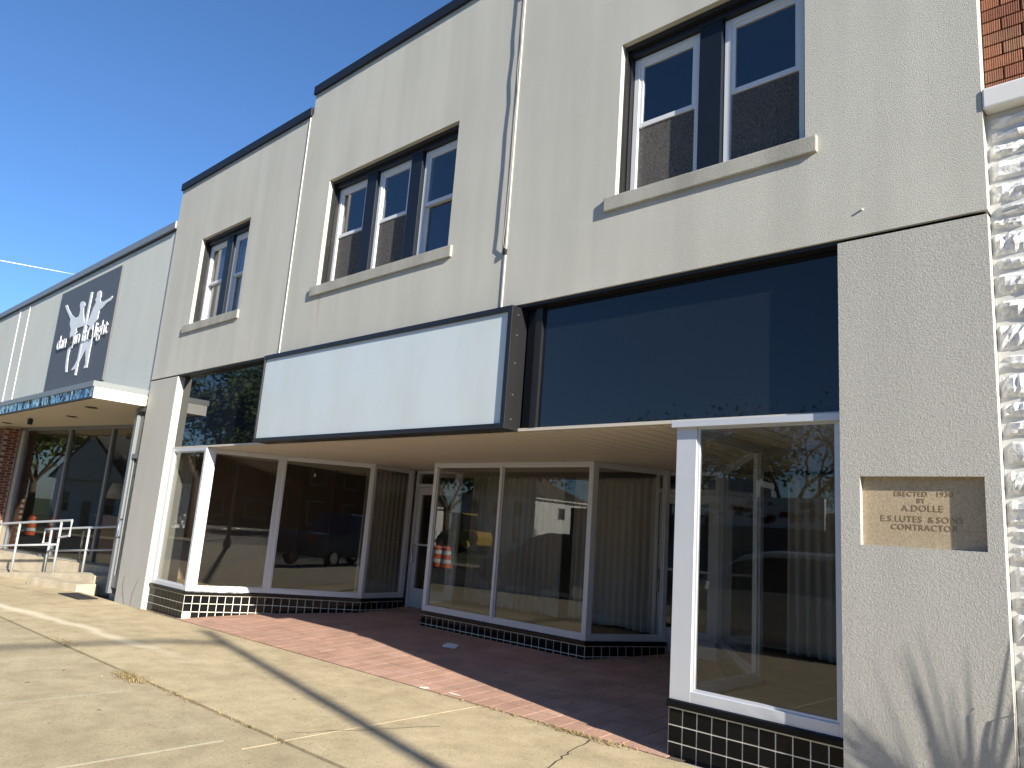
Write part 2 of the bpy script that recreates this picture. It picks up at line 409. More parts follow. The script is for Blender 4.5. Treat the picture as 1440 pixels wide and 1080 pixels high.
# pale filler in the cross joints
x = -26.7; jb = MB()
while x < 12:
    g = lambda a, y: (a, y, gnd(a, y)+.0016)
    jb.face([g(x-.006, -4.45), g(x+.006, -4.45), g(x+.006, -2.23), g(x-.006, -2.23)]); x += 1.8
jb.build('joint_filler', 'caulk', pave)
def crackline(pts, wdt, name, mat, parent, zf, jit=.02, sub=5):
    b = MB(); P = []
    for i in range(len(pts)-1):
        for k in range(sub):
            t = k/sub; P.append((pts[i][0]*(1-t)+pts[i+1][0]*t+random.uniform(-jit, jit), pts[i][1]*(1-t)+pts[i+1][1]*t+random.uniform(-jit, jit)))
    P.append(pts[-1])
    for p, q in zip(P, P[1:]):
        d = Vector((q[0]-p[0], q[1]-p[1])).normalized(); n = Vector((-d.y, d.x))*wdt*random.uniform(.5, 1)
        b.face([(p[0]-n.x,p[1]-n.y,zf(p[0],p[1])),(q[0]-n.x,q[1]-n.y,zf(q[0],q[1])),(q[0]+n.x,q[1]+n.y,zf(q[0],q[1])),(p[0]+n.x,p[1]+n.y,zf(p[0],p[1]))])
    return b.build(name, mat, parent, fix=False)
zc = lambda x, y: gnd(x, y)+.0022
crackline([(-3.62, -.05), (-3.50, -.45), (-3.42, -.75), (-3.25, -1.2)], .007, 'crack', 'crack_dark', pave, zc)
crackline([(-5.0, -1.75), (-4.75, -1.2), (-4.55, -.75)], .004, 'crack', 'crack_dark', pave, zc)
crackline([(-17.2, -.95), (-15.2, -.62), (-13.5, -.28)], .006, 'crack', 'crack_dark', pave, zc)

# ------------------------------------------------------------------ the grey stucco building
bld = thing('commercial_building', (-7.1, 0, 0), 'grey stucco two-storey shop building with stepped dark coping and recessed entry', 'building')
WL = [(-12.18, -10.54, 4.46, 5.95), (-8.41, -5.87, 4.46, 5.95), (-3.69, -2.01, 4.46, 5.95)]
TH = .34
wall_holes(-13.35, -9.07, 3.63, 7.15, 0, TH, [WL[0]]).build('upper_wall', 'stucco', bld)
wall_holes(-9.07, -4.98, 3.63, 7.47, 0, TH, [WL[1]]).build('upper_wall', 'stucco', bld)
wall_holes(-4.98, -0.90, 3.63, 7.15, 0, TH, [WL[2]]).build('upper_wall', 'stucco', bld)
for x0, x1, z in ((-13.37, -9.09, 7.15), (-9.09, -4.96, 7.47), (-4.958, -.88, 7.15)):
    cpg = MB().box(x0, x1, -.035, TH+.03, z-.015, z+.115).build('coping', 'coping_metal', bld, bevel=.006)
for x, z in ((-9.135, 7.13), (-4.985, 7.13)):
    MB().box(x-.009, x+.009, -.010, .01, 3.63, z).build('joint_bead', 'caulk', bld)
# pilasters
pz = gnd(-1.3, 0)-.1
plq = (-1.67, -.985, 1.585, 2.01)
wall_holes(-1.79, -.903, pz, 3.603, .004, .5, [plq]).build('pilaster', 'stucco_pilaster', bld)
MB().box(-1.78, -.92, .03, .4, 3.60, 3.635).build('shadow_joint', 'black_void', bld)
lp = MB().box(-13.365, -12.28, .0, .5, gnd(-13, 0)-.15, 3.605).build('pilaster', 'stucco_pilaster', bld, bevel=.012)
MB().box(-13.33, -12.3, .04, .4, 3.60, 3.635).build('shadow_joint', 'black_void', bld)
b = MB()
def vcrack(pts, wdt):
    P = []
    for p, q in zip(pts, pts[1:]):
        for k in range(4): t = k/4; P.append((p[0]*(1-t)+q[0]*t+random.uniform(-.012, .012), p[1]*(1-t)+q[1]*t))
    P.append(pts[-1])
    for p, q in zip(P, P[1:]):
        b.face([(p[0]-wdt, -.003, p[1]), (p[0]+wdt, -.003, p[1]), (q[0]+wdt*.8, -.003, q[1]), (q[0]-wdt*.8, -.003, q[1])])
vcrack([(-12.94, -.06), (-13.05, .08), (-13.12, .19), (-13.10, .36)], .006)
b.build('plaster_crack', 'crack_dark', lp, fix=False); b = MB(); vcrack([(-12.70, -.06), (-12.68, .12), (-12.60, .25), (-12.52, .38)], .005)
b.build('plaster_crack', 'crack_dark', lp, fix=False)
# plain body of the building behind the front: side walls, back, roof, floors
MB().box(-13.34, -13.10, TH+.005, 12, -.15, 7.0).build('side_wall', 'stucco', bld)
MB().box(-1.10, -.91, .505, 12, -.15, 7.0).build('side_wall', 'stucco', bld)
MB().box(-13.34, -.91, 12.005, 12.25, -.15, 7.0).build('back_wall', 'stucco', bld)
MB().box(-13.09, -1.11, TH+.01, 12, 6.6, 6.75).build('roof', 'grey_coping', bld)
MB().box(-13.09, -1.11, .30, 12, 3.50, 3.62).build('upper_floor', 'interior_ceiling', bld)
MB().box(-13.09, -1.11, 3.36, 12, .05, .15).build('shop_floor', 'display_floor', bld)
MB().box(-13.09, -1.11, 3.6, 12, 2.55, 2.60).build('shop_ceiling', 'interior_ceiling', bld)
MB().box(-13.09, -13.03, .55, 12, .15, 2.55).build('wall_panelling', 'brown_panel', bld)
for y in (.9, 1.6, 2.3, 3.0, 3.7): MB().box(-13.03, -13.0, y, y+.05, .34, 2.5).build('batten', 'brown_panel', bld)
MB().box(-13.03, -1.11, 7.9, 8.0, .15, 2.55).build('partition', 'interior_wall', bld)

# spandrel band of dark glass above the shop front
PY = .12
for x0, x1 in ((-12.27, -9.33), (-4.72, -1.795)):
    MB().box(x0, x1, PY, PY+.012, 2.455, 3.60).build('spandrel_panel', 'spandrel', bld)
MB().box(-9.30, -4.75, PY, PY+.012, 2.455, 3.60).build('backing_panel', 'black_void', bld)
MB().box(-12.278, -1.792, PY+.02, .30, 2.45, 3.629).build('spandrel_backing', 'black_void', bld)
MB().box(-12.275, -1.793, .022, PY-.002, 3.603, 3.628).build('head_trim', 'bronze', bld)
MB().box(-4.60, -4.52, PY-.035, PY-.001, 2.456, 3.60).build('edge_trim', 'bronze', bld)
MB().box(-12.275, -1.793, PY-.03, PY+.014, 2.425, 2.452).build('fascia_trim', 'soffit_paint', bld)
# soffit boards running into the entry
soff = MB().box(-12.2, -1.8, PY+.02, 3.58, 2.441, 2.449).build('soffit', 'soffit_paint', bld)
x = -12.2; bme = None
while x < -1.95:
    wv = .176
    if bme is None:
        bme = MB().box(.006, wv-.006, 0, 3.42, 0, .022).mesh('soffit_board', bevel=.004)
    o = link('soffit_board', bme, 'soffit_paint', soff); o.location = (x, PY+.03, 2.417); x += wv

# upper windows
def sash_window(par, x0, x1, z0, z1, y, lift=0, screen=False):
    wn = MB(); f = .055
    for a, c, d, e in ((x0, x0+f, z0, z1), (x1-f, x1, z0, z1), (x0+f, x1-f, z1-f, z1), (x0+f, x1-f, z0, z0+f*.8)): wn.box(a, c, y, y+.09, d, e)
    fr = wn.build('window_frame', 'vinyl_white', par, bevel=.004)
    zm = (z0+z1)/2 - .02
    t = MB(); g = .035
    for a, c, d, e in ((x0+f, x0+f+g, zm, z1-f), (x1-f-g, x1-f, zm, z1-f), (x0+f+g, x1-f-g, z1-f-g, z1-f), (x0+f+g, x1-f-g, zm, zm+.045)): t.box(a, c, y+.012, y+.042, d, e)
    t.build('sash', 'vinyl_white', par, bevel=.003)
    t = MB(); zl = z0+f*.8+lift
    for a, c, d, e in ((x0+f, x0+f+g, zl, zm), (x1-f-g, x1-f, zl, zm), (x0+f+g, x1-f-g, zl, zl+.05), (x0+f+g, x1-f-g, zm-.002, zm+.03)): t.box(a, c, y+.046, y+.074, d, e)
    t.build('sash', 'vinyl_white', par, bevel=.003)
    MB().box(x0+f+g, x1-f-g, y+.024, y+.030, zm+.045, z1-f-g).build('pane', 'glass_house', par)
    MB().box(x0+f+g, x1-f-g, y+.057, y+.063, zl+.05, zm).build('pane', 'glass_house', par)
    if screen: MB().box(x0+f+.012, x1-f-.012, y+.022, y+.026, z0+f*.8, zm-.01).build('insect_screen', 'insect_screen', par)
WLAB = ['two-light window', 'three-light window', 'wide two-light window']
SILLX = [(-12.37, -10.47), (-8.52, -5.79), (-3.79, -1.92)]
for i, ((x0, x1, z0, z1), n) in enumerate(zip(WL, (2, 3, 2))):
    wnd = MB(); d0, d1 = .10, .30      # dark metal panning lining the opening
    t = .05 if i < 2 else .045
    for a, c, d, e in ((x0+.002, x0+t, z0+.002, z1-.002), (x1-t, x1-.002, z0+.002, z1-.002), (x0+t, x1-t, z1-.10, z1-.002), (x0+t, x1-t, z0+.002, z0+.035)): wnd.box(a, c, d0, d1, d, e)
    for a, c, d, e in ((x0+.002, x0+.03, z0+.002, z1-.002), (x0+.03, x1-.002, z1-.045, z1-.002)): wnd.box(a, c, d0-.045, d0-.001, d, e)
    wp = wnd.build('window', 'bronze', bld); wp['label'] = 'upper %s with dark metal surround and white sashes' % WLAB[i]
    mw = .21; cell = (x1-x0-2*t-(n-1)*mw)/n
    for k in range(n):
        a = x0+t+k*(cell+mw)
        sash_window(wp, a+.004, a+cell-.004, z0+.036, z1-.104, .15, lift=.13 if (i == 2 and k == 1) else 0, screen=(i == 2 or (i == 1 and k < 2)))
        if k < n-1:
            MB().box(a+cell+.002, a+cell+mw-.002, .105, .29, z0+.036, z1-.101).build('mullion', 'navy_panel', wp, bevel=.004)
    sx0, sx1 = SILLX[i]
    MB().box(sx0, sx1, -.030, .12, 4.325, 4.456).build('window_sill', 'sill_concrete', wp, bevel=.008)
    MB().box(x0-.4, x1+.4, 2.2, 2.25, 3.66, 6.5).build('room_wall', 'room_dark', bld)
    # half curtains behind the lower sashes (things of their own), hung close to the glass
def wavy(name, P, Q, z0, z1, amp, wl, mat, seg_per=8, amp_bot=1.5, pinch=True, ph=0.0, thick=0):
    L = math.hypot(Q[0]-P[0], Q[1]-P[1]); d = Vector((Q[0]-P[0], Q[1]-P[1]))/L; n = Vector((d.y, -d.x))
    N = max(8, int(L/wl*seg_per)); rows = [(z1, .7), (z1-.05, .45), (z1-.12, .8), ((z0+z1)/2, 1.0), (z0+.02, amp_bot), (z0, amp_bot)]
    b = MB(); ofs = []
    u = 0; off = [random.uniform(-.35, .35) for _ in range(N+1)]; amps = [random.uniform(.55, 1.25) for _ in range(N+1)]
    for r, (z, a) in enumerate(rows):
        for k in range(N+1):
            uu = L*k/N; s_ = math.sin(2*math.pi*uu/wl + ph + .8*math.sin(uu*2.1) + off[k]*.3)
            v = amp*a*amps[k//seg_per*seg_per if False else k]*.0 + amp*a*s_*(0.75+.35*math.sin(uu*5.3+1.1))
            zz = z + (.012*math.sin(uu*9.0) if r >= 4 else 0)
            b.v.append((P[0]+d.x*uu+n.x*v, P[1]+d.y*uu+n.y*v, zz))
    for r in range(len(rows)-1):
        for k in range(N): i = r*(N+1)+k; b.f.append((i, i+1, i+N+2, i+N+1))
    me = b.mesh(name, smooth=True, fix=False)
    o = link(name, me, mat); so = o.modifiers.new('thickness', 'SOLIDIFY'); so.thickness = .004
    return o
CURL = [('pale half curtain at the lower sash beside the building corner', 'pale half curtain in the small window beside a dark mullion'),
        ('grey lace half curtain in the three-light window, sunlit, next to the pale jamb', 'grey lace half curtain in the middle light of the three-light window', None),
        ('grey woven half curtain in the wide window, sunlit on one side', 'dark woven half curtain behind the raised sash of the wide window')]
for i, ((x0, x1, z0, z1), n) in enumerate(zip(WL, (2, 3, 2))):
    t = .05; mw = .21; cell = (x1-x0-2*t-(n-1)*mw)/n
    for k in range(n):
        if not CURL[i][k]: continue
        a = x0+t+k*(cell+mw)
        o = wavy('half_curtain', (a+.03, .27), (a+cell-.03, .27), z0+.06, (z0+z1)/2+(.02 if i else .48), .008 if i else .016, .09 if i else .16, 'lace' if i else 'curtain')
        tag(o, CURL[i][k], 'curtain', 'half curtains in the upper windows')

# ------------------------------------------------------------------ shop windows of the recessed front
A0 = (-12.28, .09); A = (-11.05, .09); B = (-10.66, 1.15); Cc = (-9.83, 2.30); D = (-9.92, 3.20)
E_ = (-8.40, 2.30); F_ = (-5.50, 2.30); G = (-5.08, 3.35); EB = (-8.86, 3.25)
R0 = (-3.05, .09); R1 = (-1.795, .09); RB = (-3.05, 1.45); RC = (-4.42, 3.40)
TP = .1145
tile_me = MB().box(0, TP-.0085, -.0014, .006, 0, TP-.0085).mesh('tile', bevel=.0006); tile_me.materials.append(MATS['tile_black'])
NT_ = 0
def tiled_base(P, Q, cap, rows, e0=0.0, e1=0.0, tiles=True):
    """low wall faced with black tiles on white grout along plan line P>Q (outside on the right-hand side)"""
    L = math.hypot(Q[0]-P[0], Q[1]-P[1]); d = Vector((Q[0]-P[0], Q[1]-P[1]))/L; n = Vector((d.y, -d.x))
    zb = min(ent(*P), ent(*Q), gnd(P[0], 0))-.12
    base = MB().obox(P, Q, -e0, L+e1, -.10, 0, zb, cap-.052).build('display_base', 'grout', bld)
    MB().obox(P, Q, -e0-.012, L+e1+.012, -.10, .022, cap-.050, cap).build('base_cap', 'tile_black', base, bevel=.008)
    if tiles:
        N = int(round(L/TP)); p = L/N
        for r in range(rows):
            z = cap-.052-.001-(r+1)*TP
            for k in range(N):
                u = k*p+.0042
                x, y = P[0]+d.x*(u+p/2)+n.x*.001, P[1]+d.y*(u+p/2)+n.y*.001
                if z+TP < (ent(x, y) if y > .2 else gnd(x, 0))-.005: continue
                if (r == 2 and k == 0 and P == A): continue       # the broken corner tile
                o = link('tile', tile_me, None, base)
                o.location = (P[0]+d.x*u+n.x*.001, P[1]+d.y*u+n.y*.001, z); o.rotation_euler = (random.gauss(0, .003), random.gauss(0, .002), math.atan2(d.y, d.x)+random.gauss(0, .002)); o.scale.x = (p-.0085)/(TP-.0085)
    return base
def shopfront(P, Q, z0, z1, mull=(), w0=.05, w1=.05, rail=.06, head=.05, label=None, dep=.07, inset=0.0, mat='alu_white'):
    L = math.hypot(Q[0]-P[0], Q[1]-P[1]); fr = MB()
    fr.obox(P, Q, 0, w0, -dep, 0, z0, z1); fr.obox(P, Q, L-w1, L, -dep, 0, z0, z1)
    fr.obox(P, Q, w0, L-w1, -dep+.002, -.001, z0, z0+rail); fr.obox(P, Q, w0, L-w1, -dep+.002, -.001, z1-head, z1)
    ms = [w0] + [m_*L for m_ in mull] + [L-w1]
    for m_ in ms[1:-1]: fr.obox(P, Q, m_-.022, m_+.022, -dep+.002, .004, z0+rail, z1-head)
    f = fr.build('shop_window', mat, bld, bevel=.003)
    if label: f['label'] = label
    st = MB()
    for a, c in zip(ms, ms[1:]):
        a_ = a + (.022 if a != w0 else 0); c_ = c - (.022 if c != L-w1 else 0); s_ = .018
        st.obox(P, Q, a_, a_+s_, -.05, -.018, z0+rail, z1-head); st.obox(P, Q, c_-s_, c_, -.05, -.018, z0+rail, z1-head)
        st.obox(P, Q, a_+s_, c_-s_, -.05, -.018, z0+rail, z0+rail+s_); st.obox(P, Q, a_+s_, c_-s_, -.05, -.018, z1-head-s_, z1-head)
        MB().obox(P, Q, a_+s_*.5, c_-s_*.5, -.037, -.031, z0+rail+s_*.5, z1-head-s_*.5).build('pane', 'glass', f)
    st.build('glazing_bead', mat, f)
    return f
ZC, ZR, ZT = .335, .405, 2.415
# bay beside the far pilaster: front, three facets folding into the entry
for P, Q in ((A0, A), (A, B), (B, Cc), (Cc, D)): tiled_base(P, Q, ZC, 3)
shopfront(A0, A, ZC+.002, ZT+.01, w0=.10, w1=.06)
shopfront(A, B, ZC+.002, ZT, w0=.13, w1=.045)
shopfront(B, Cc, ZC+.002, ZT, w0=.045, w1=.05)
shopfront(Cc, D, ZC+.002, ZT, w0=.05, w1=.08)
# island bay between the two doors
for P, Q in ((EB, E_), (E_, F_), (F_, G)): tiled_base(P, Q, ZC, 3)
shopfront(E_, F_, ZC+.002, ZT, mull=(.47,), w0=.07, w1=.06)
shopfront(F_, G, ZC+.002, ZT, w0=.07, w1=.06)
shopfront(EB, E_, ZC+.002, ZT, w0=.06, w1=.05)
# bay beside the plaque pilaster
tiled_base(R0, R1, ZR, 3); RS = (-3.046, .195); RBs = (-3.046, 1.45)
tiled_base(RBs, RS, ZR, 3); tiled_base(RC, RBs, ZR, 3)
shopfront(R0, R1, ZR+.002, ZT+.02, w0=.17, w1=.05, rail=.075, head=.045)
shopfront(RBs, (-3.046, .163), ZR+.002, ZT, w0=.05, w1=.14)  # end post by the front corner widened to block a sun streak on the pavers
shopfront(RC, RBs, ZR+.002, ZT, w0=.06, w1=.05)
# a slim jamb cover where the front posts meet the fascia
MB().box(-3.075, -1.80, .045, .088, 2.385, 2.436).build('fascia_trim', 'alu_white', bld, bevel=.003)
# display floors
def plat(poly, z): MB().prism(poly, z-.03, z, 'z').build('display_floor', 'display_floor', bld)
plat([(-13.02, .2), (A0[0]+.1, .2), (A[0]-.1, .2), (B[0]-.12, 1.18), (Cc[0]-.12, 2.30), (D[0]-.11, 3.2), (D[0]-.11, 3.9), (-13.02, 3.9)], ZC-.005)
plat([(E_[0]+.0, 2.41), (F_[0]-.04, 2.41), (G[0]-.11, 3.35), (-5.42, 4.0), (-8.9, 4.0), (EB[0]+.11, 3.28)], ZC-.005)
plat([(-2.94, .2), (-1.8, .2), (-1.12, .55), (-1.12, 3.6), (-4.28, 3.6), (-4.28, 3.42), (-2.93, 1.5)], ZR-.005)
# doors at the back of the entry
def shop_door(x0, x1, y, zf, lab):
    d = MB(); f = .09
    zt = 2.13
    for a, c, p_, q in ((x0, x0+f, zf, zt), (x1-f, x1, zf, zt), (x0+f, x1-f, zt-.12, zt), (x0+f, x1-f, zf, zf+.30)): d.box(a, c, y, y+.045, p_, q)
    d.box(x0+f, x1-f, y+.002, y+.043, zf+.98, zf+1.01)
    o = d.build('door', 'alu_white', bld, bevel=.004); o['label'] = lab
    MB().box(x0+f, x1-f, y+.018, y+.026, zf+.30, zf+.98).build('pane', 'glass', o); MB().box(x0+f, x1-f, y+.018, y+.026, zf+1.01, zt-.12).build('pane', 'glass', o)
    MB().tube([(x0+.045, y-.001, zf+.98), (x0+.045, y-.05, zf+.98), (x0+.045, y-.05, zf+.72), (x0+.045, y-.001, zf+.72)], .012).build('handle', 'chrome', o, smooth=True)
    fr = MB()
    for a, c, p_, q in ((x0-.06, x0-.004, zf-.1, 2.41), (x1+.004, x1+.06, zf-.1, 2.41), (x0-.004, x1+.004, zt+.004, zt+.06), (x0-.004, x1+.004, 2.36, 2.41)): fr.box(a, c, y-.02, y+.07, p_, q)
    fr.build('door_frame', 'alu_white', o); MB().box(x0-.004, x1+.004, y+.02, y+.027, zt+.06, 2.36).build('transom', 'glass', o)
shop_door(-9.86, -8.95, 3.27, .20, 'white glazed shop door between the folded bay and the island bay')
shop_door(-5.28, -4.50, 3.45, .20, 'white glazed shop door beside the curtained island bay')
# curtains behind the glass
CG = 'grey curtains behind the shop windows'
for P, Q, lab in (((-10.35, 3.75), (-10.12, 2.35), 'long grey curtain behind the narrow end facet of the folded bay'),
                  ((-9.05, 3.78), (-7.15, 3.80), 'long grey curtain behind the island bay glass beside the first door'),
                  ((-6.93, 3.80), (-5.36, 3.78), 'long grey pleated curtain behind the angled end of the island bay'),
                  ((-3.55, 3.35), (-1.35, 3.42), 'dark grey curtain at the back of the bay beside the plaque')):
    o = wavy('curtain', P, Q, .36 if P[0] < -4 else .43, 2.36, .034, .115, 'curtain', ph=random.uniform(0, 6)); tag(o, lab, 'curtain', CG)

# ------------------------------------------------------------------ entry floor of red pavers
ebed = MB()
EP = [(-12.2, .03), (-2.9, .03), (-2.9, 3.6), (-12.2, 3.6)]
NX = 12
for i in range(NX):
    for j in range(6):
        a = -12.2+9.3*i/NX; c = -12.2+9.3*(i+1)/NX; p_ = .03+3.57*j/6; q = .03+3.57*(j+1)/6
        ebed.face([(a,p_,ent(a,p_)-.004),(c,p_,ent(c,p_)-.004),(c,q,ent(c,q)-.004),(a,q,ent(a,q)-.004)])
ebo = struct(ebed.build('entry_floor', 'paver_joint'))
PW, PL = .197, .226
pav = []
k = 0; x = -11.3
while x < -2.95:
    y = .03
    while y < 3.4:
        cx, cy = x+PW/2, y+PL/2
        lx = -11.05 + max(0, cy)*.36 if cy < 1.15 else (-10.66+(cy-1.15)*.72 if cy < 2.3 else -9.83)
        ok = x+PW > lx-.05 and not (cy > 2.45 and -8.8 < cx < -5.6) and not (cx > -3.1 and cy > .1)
        if ok: pav.append((x, max(y, .03), x+PW, y+PL))
        y += PL
    x += PW; k += 1
pav.sort(key=lambda p: (p[0])**2 + (p[1]+5)**2)
def pav_mesh(b, p, tilt=True):
    a, y0, c, y1 = p; g = .0032; j = random.uniform(-.0006, .0006) if tilt else 0
    t = lambda x, y: (x, y, ent(x, y)+j+random.uniform(-.0003, .0003)); u = lambda x, y: (x, y, ent(x, y)-.03)
    b.hexa([u(a+g,y0+g),u(c-g,y0+g),u(c-g,y1-g),u(a+g,y1-g),t(a+g,y0+g),t(c-g,y0+g),t(c-g,y1-g),t(a+g,y1-g)])
for p in pav[:300]:
    b = MB(); pav_mesh(b, p); b.build('paver', 'paver_red', ebo)
if len(pav) > 300:
    b = MB()
    for p in pav[300:]: pav_mesh(b, p)
    tag(b.build('pavers_beyond', 'paver_red', ebo), kind='stuff')

random.seed(31)
for cx, cy, rx, ry in ((-5.66, .05, .075, .05), (-5.30, .10, .12, .018)):
    ang = [6.283*k/11 for k in range(11)]; pp = [(cx+math.cos(a)*rx*random.uniform(.6, 1.1), cy+math.sin(a)*ry*random.uniform(.6, 1.1)) for a in ang]
    b = MB(); b.face([(x, y, ent(x, y)+.0035) for x, y in pp]); b.build('mortar_patch', 'grout', ebo, fix=False)

# ------------------------------------------------------------------ light box sign, plaque, cable
sg = thing('light_box_sign', (-7.0, -.1, 2.45), 'long blank white light box sign in a dark frame above the entry', 'sign')
sx0, sx1, sz0, sz1, sy = -9.32, -4.735, 2.425, 3.60, -.105
fr = MB(); t = .055
for a, c, d, e in ((sx0, sx0+.03, sz0, sz1), (sx1-t, sx1, sz0, sz1), (sx0+.03, sx1-t, sz1-t, sz1), (sx0+.03, sx1-t, sz0, sz0+.05)): fr.box(a, c, sy, PY-.002, d, e)
fr.build('sign_frame', 'bronze', sg, bevel=.004)
MB().box(sx0+.02, sx1-.045, sy+.022, sy+.034, sz0+.04, sz1-.045).build('sign_face', 'sign_face', sg)
MB().box(sx0+.03, sx1-.055, sy+.04, PY-.01, sz0+.05, sz1-.055).build('sign_body', 'bronze', sg)
b = MB()
for z in (2.52, 2.75, 3.05, 3.32, 3.52): b.lathe([(.009, 0), (.009, .006)], 0, 0, 0, 8); n8 = 16; b.v[-n8:] = [(sx1+v[2], -.02+v[0], z+v[1]) for v in b.v[-n8:]]
b.build('rivet', 'chrome', sg)

pq = thing('plaque', (-1.33, .05, 1.58), 'tan limestone plaque reading erected 1930 set in the stucco pilaster', 'plaque')
MB().box(plq[0]-.01, plq[1]+.01, .046, .2, plq[2]-.01, plq[3]+.01).build('stone', 'limestone', pq)
def text_mesh(txt, size, depth, sx=1.0, space=1.0):
    cu = bpy.data.curves.new('t', 'FONT'); cu.body = txt; cu.size = size; cu.extrude = depth; cu.align_x = 'CENTER'; cu.space_character = space; cu.resolution_u = 3
    ob = bpy.data.objects.new('t', cu); COL.objects.link(ob)
    dg = bpy.context.evaluated_depsgraph_get(); dg.update()
    me = bpy.data.meshes.new_from_object(ob.evaluated_get(dg)); bpy.data.objects.remove(ob)
    for v in me.vertices: v.co = Vector((v.co.x*sx, -v.co.z, v.co.y))
    return me
for txt, x, z, s in (('ERECTED   1930', -1.32, 1.893, .036), ('BY', -1.33, 1.853, .034), ('A.DOLLE', -1.325, 1.803, .046), ('E.S.LUTES', -1.445, 1.738, .044), ('&', -1.278, 1.738, .044), ('SONS', -1.180, 1.738, .044), ('CONTRACTOR', -1.32, 1.690, .042)):
    me = text_mesh(txt, s*1.18, .0008, 1.0, 1.10)
    o = link('inscription', me, 'carved', pq); o.location = (x, .0452, z)

cb = thing('wall_cable', (-5.0, -.02, 3.7), 'thin grey cable hanging in a wavy line down the stucco beside the joint', 'cable')
cp = [(-4.99, -.03, 7.45)]
for z, dx in ((7.0, .0), (6.7, -.01), (6.5, .015), (6.2, -.02), (5.95, .02), (5.6, -.01), (5.2, .0), (4.8, -.015), (4.5, -.02), (4.32, -.04), (4.24, -.02), (4.22, .015)): cp.append((-5.0+dx*.6+.02, -.032 if z > 4.3 else -.02, z))
MB().tube(cp, .007, 6).build('cord', 'cable_grey', cb, smooth=True)
MB().box(-5.0, -4.97, -.03, .0, 4.18, 4.24).build('clip', 'bronze', cb)
b = MB().box(-1.63, -1.617, -.014, .0, 3.803, 3.815); o = b.build('wall_stub', 'caulk', bld)

# ------------------------------------------------------------------ neighbour: dance studio
nb = thing('studio_building', (-18, 0, 0), 'pale green-grey stucco single-storey studio with canopy over an angled glass front', 'building')
NW = .03
MB().box(-32, -23.09, NW, .5, 3.3, 6.42).build('upper_wall', 'stucco_green', nb)
MB().box(-23.06, -22.22, NW, .5, 3.3, 6.42).build('upper_wall', 'stucco_green', nb)
MB().box(-22.19, -13.43, NW, .5, 3.3, 6.42).build('upper_wall', 'stucco_green', nb)
for x in (-23.075, -22.205, -13.40): MB().box(x-.014, x+.014, NW-.015, .2, 3.4, 6.42).build('joint_bead', 'caulk', nb)
MB().box(-32, -13.37, NW-.06, .55, 6.42, 6.56).build('coping', 'grey_coping', nb, bevel=.006)
MB().box(-32, -13.37, NW-.02, .52, 6.395, 6.419).build('drip_edge', 'bronze', nb)
# canopy
can = MB().box(-32, -13.45, -.84, .6, 3.19, 3.36).build('canopy', 'canopy_soffit', nb)
MB().box(-32, -13.43, -.87, .03, 3.362, 3.46).build('canopy_coping', 'grey_coping', can, bevel=.004)
MB().box(-32, -13.46, -.858, -.842, 3.20, 3.36).build('canopy_fascia', 'steel_mirror', can)
MB().box(-13.449, -13.435, -.84, .0, 3.175, 3.36).build('canopy_fascia', 'white_fascia', can)
MB().box(-32, -13.46, -.86, -.80, 3.175, 3.199).build('fascia_trim', 'bronze', can)
MB().box(-32, -13.45, .6, 2.3, 3.19, 3.3).build('soffit', 'canopy_soffit', can)
for x, y in ((-15.0, -.35), (-17.2, .0), (-21.0, -.25), (-15.2, .75)):
    MB().lathe([(.10, 0), (.11, .012)], x, y, 3.177, 16).build('downlight', 'bronze', can)
sp_ = MB().lathe([(.05, 0), (.055, .12)], -18.9, -.3, 3.05, 14); sp_.lathe([(.02, 0), (.02, .03)], -18.9, -.3, 3.165, 8); sp_.build('spotlight', 'bronze', can)
# brick pier
pr = MB().box(-24.2, -21.85, -.06, .27, -.3, 3.188).build('brick_pier', 'mortar', nb)
bm_ = MB().box(0, .205, -.012, .0, 0, .058).mesh('brick', bevel=.003); bm_.materials.append(MATS['brick_dark'])
bs_ = MB().box(0, .012, 0, .205, 0, .058).mesh('brick', bevel=.003); bs_.materials.append(MATS['brick_dark'])
nrow = 0; z = -.12
while z < 3.12:
    x = -21.845-.205 - (.108 if nrow % 2 else 0)
    for q in range(4):
        o = link('brick', bm_, None, pr); o.location = (x, -.06, z); x -= .216
    for q in range(2 if nrow % 2 else 1):
        o = link('brick', bs_, None, pr); o.location = (-21.85, -.068+(.09 if nrow % 2 == 0 else 0)+q*.216, z); o.scale.y = 1 if nrow % 2 == 0 else (.92 if q == 0 else .5)
    z += .068; nrow += 1
# angled storefront
GP, GQ = (-22.0, .26), (-15.4, 1.42)
L = math.hypot(GQ[0]-GP[0], GQ[1]-GP[1]); fr = MB()
us = [.0, .42, 2.55, 4.35, L]
fr.obox(GP, GQ, 0, L, -.08, 0, .16, .24); fr.obox(GP, GQ, 0, L, -.08, 0, 3.11, 3.188)
for u in us[1:]: fr.obox(GP, GQ, u-.04, u+.04, -.08, .01, .24, 3.11)
sfw = fr.build('storefront_window', 'alu_grey', nb, bevel=.004)
MB().obox(GP, GQ, 0, .38, -.10, -.02, .24, 3.11).build('siding_panel', 'canopy_soffit', sfw)
for a, c in zip(us[1:], us[2:]): MB().obox(GP, GQ, a+.04, c-.04, -.045, -.035, .24, 3.11).build('pane', 'glass', sfw)
MB().prism([(-24, -.0), (-22, .2), (-15.4, 1.45), (-13.44, 1.6), (-13.44, 7.5), (-24, 7.5)], .06, .16, 'z').build('studio_floor', 'display_floor', nb)
MB().box(-24, -13.44, 7.5, 7.6, 0, 3.3).build('back_wall', 'interior_wall', nb)
MB().box(-13.60, -13.37, 1.5, 7.5, 0, 3.3).build('side_wall', 'interior_wall', nb)
MB().box(-24, -23.9, .62, 7.5, 0, 3.3).build('side_wall', 'interior_wall', nb)
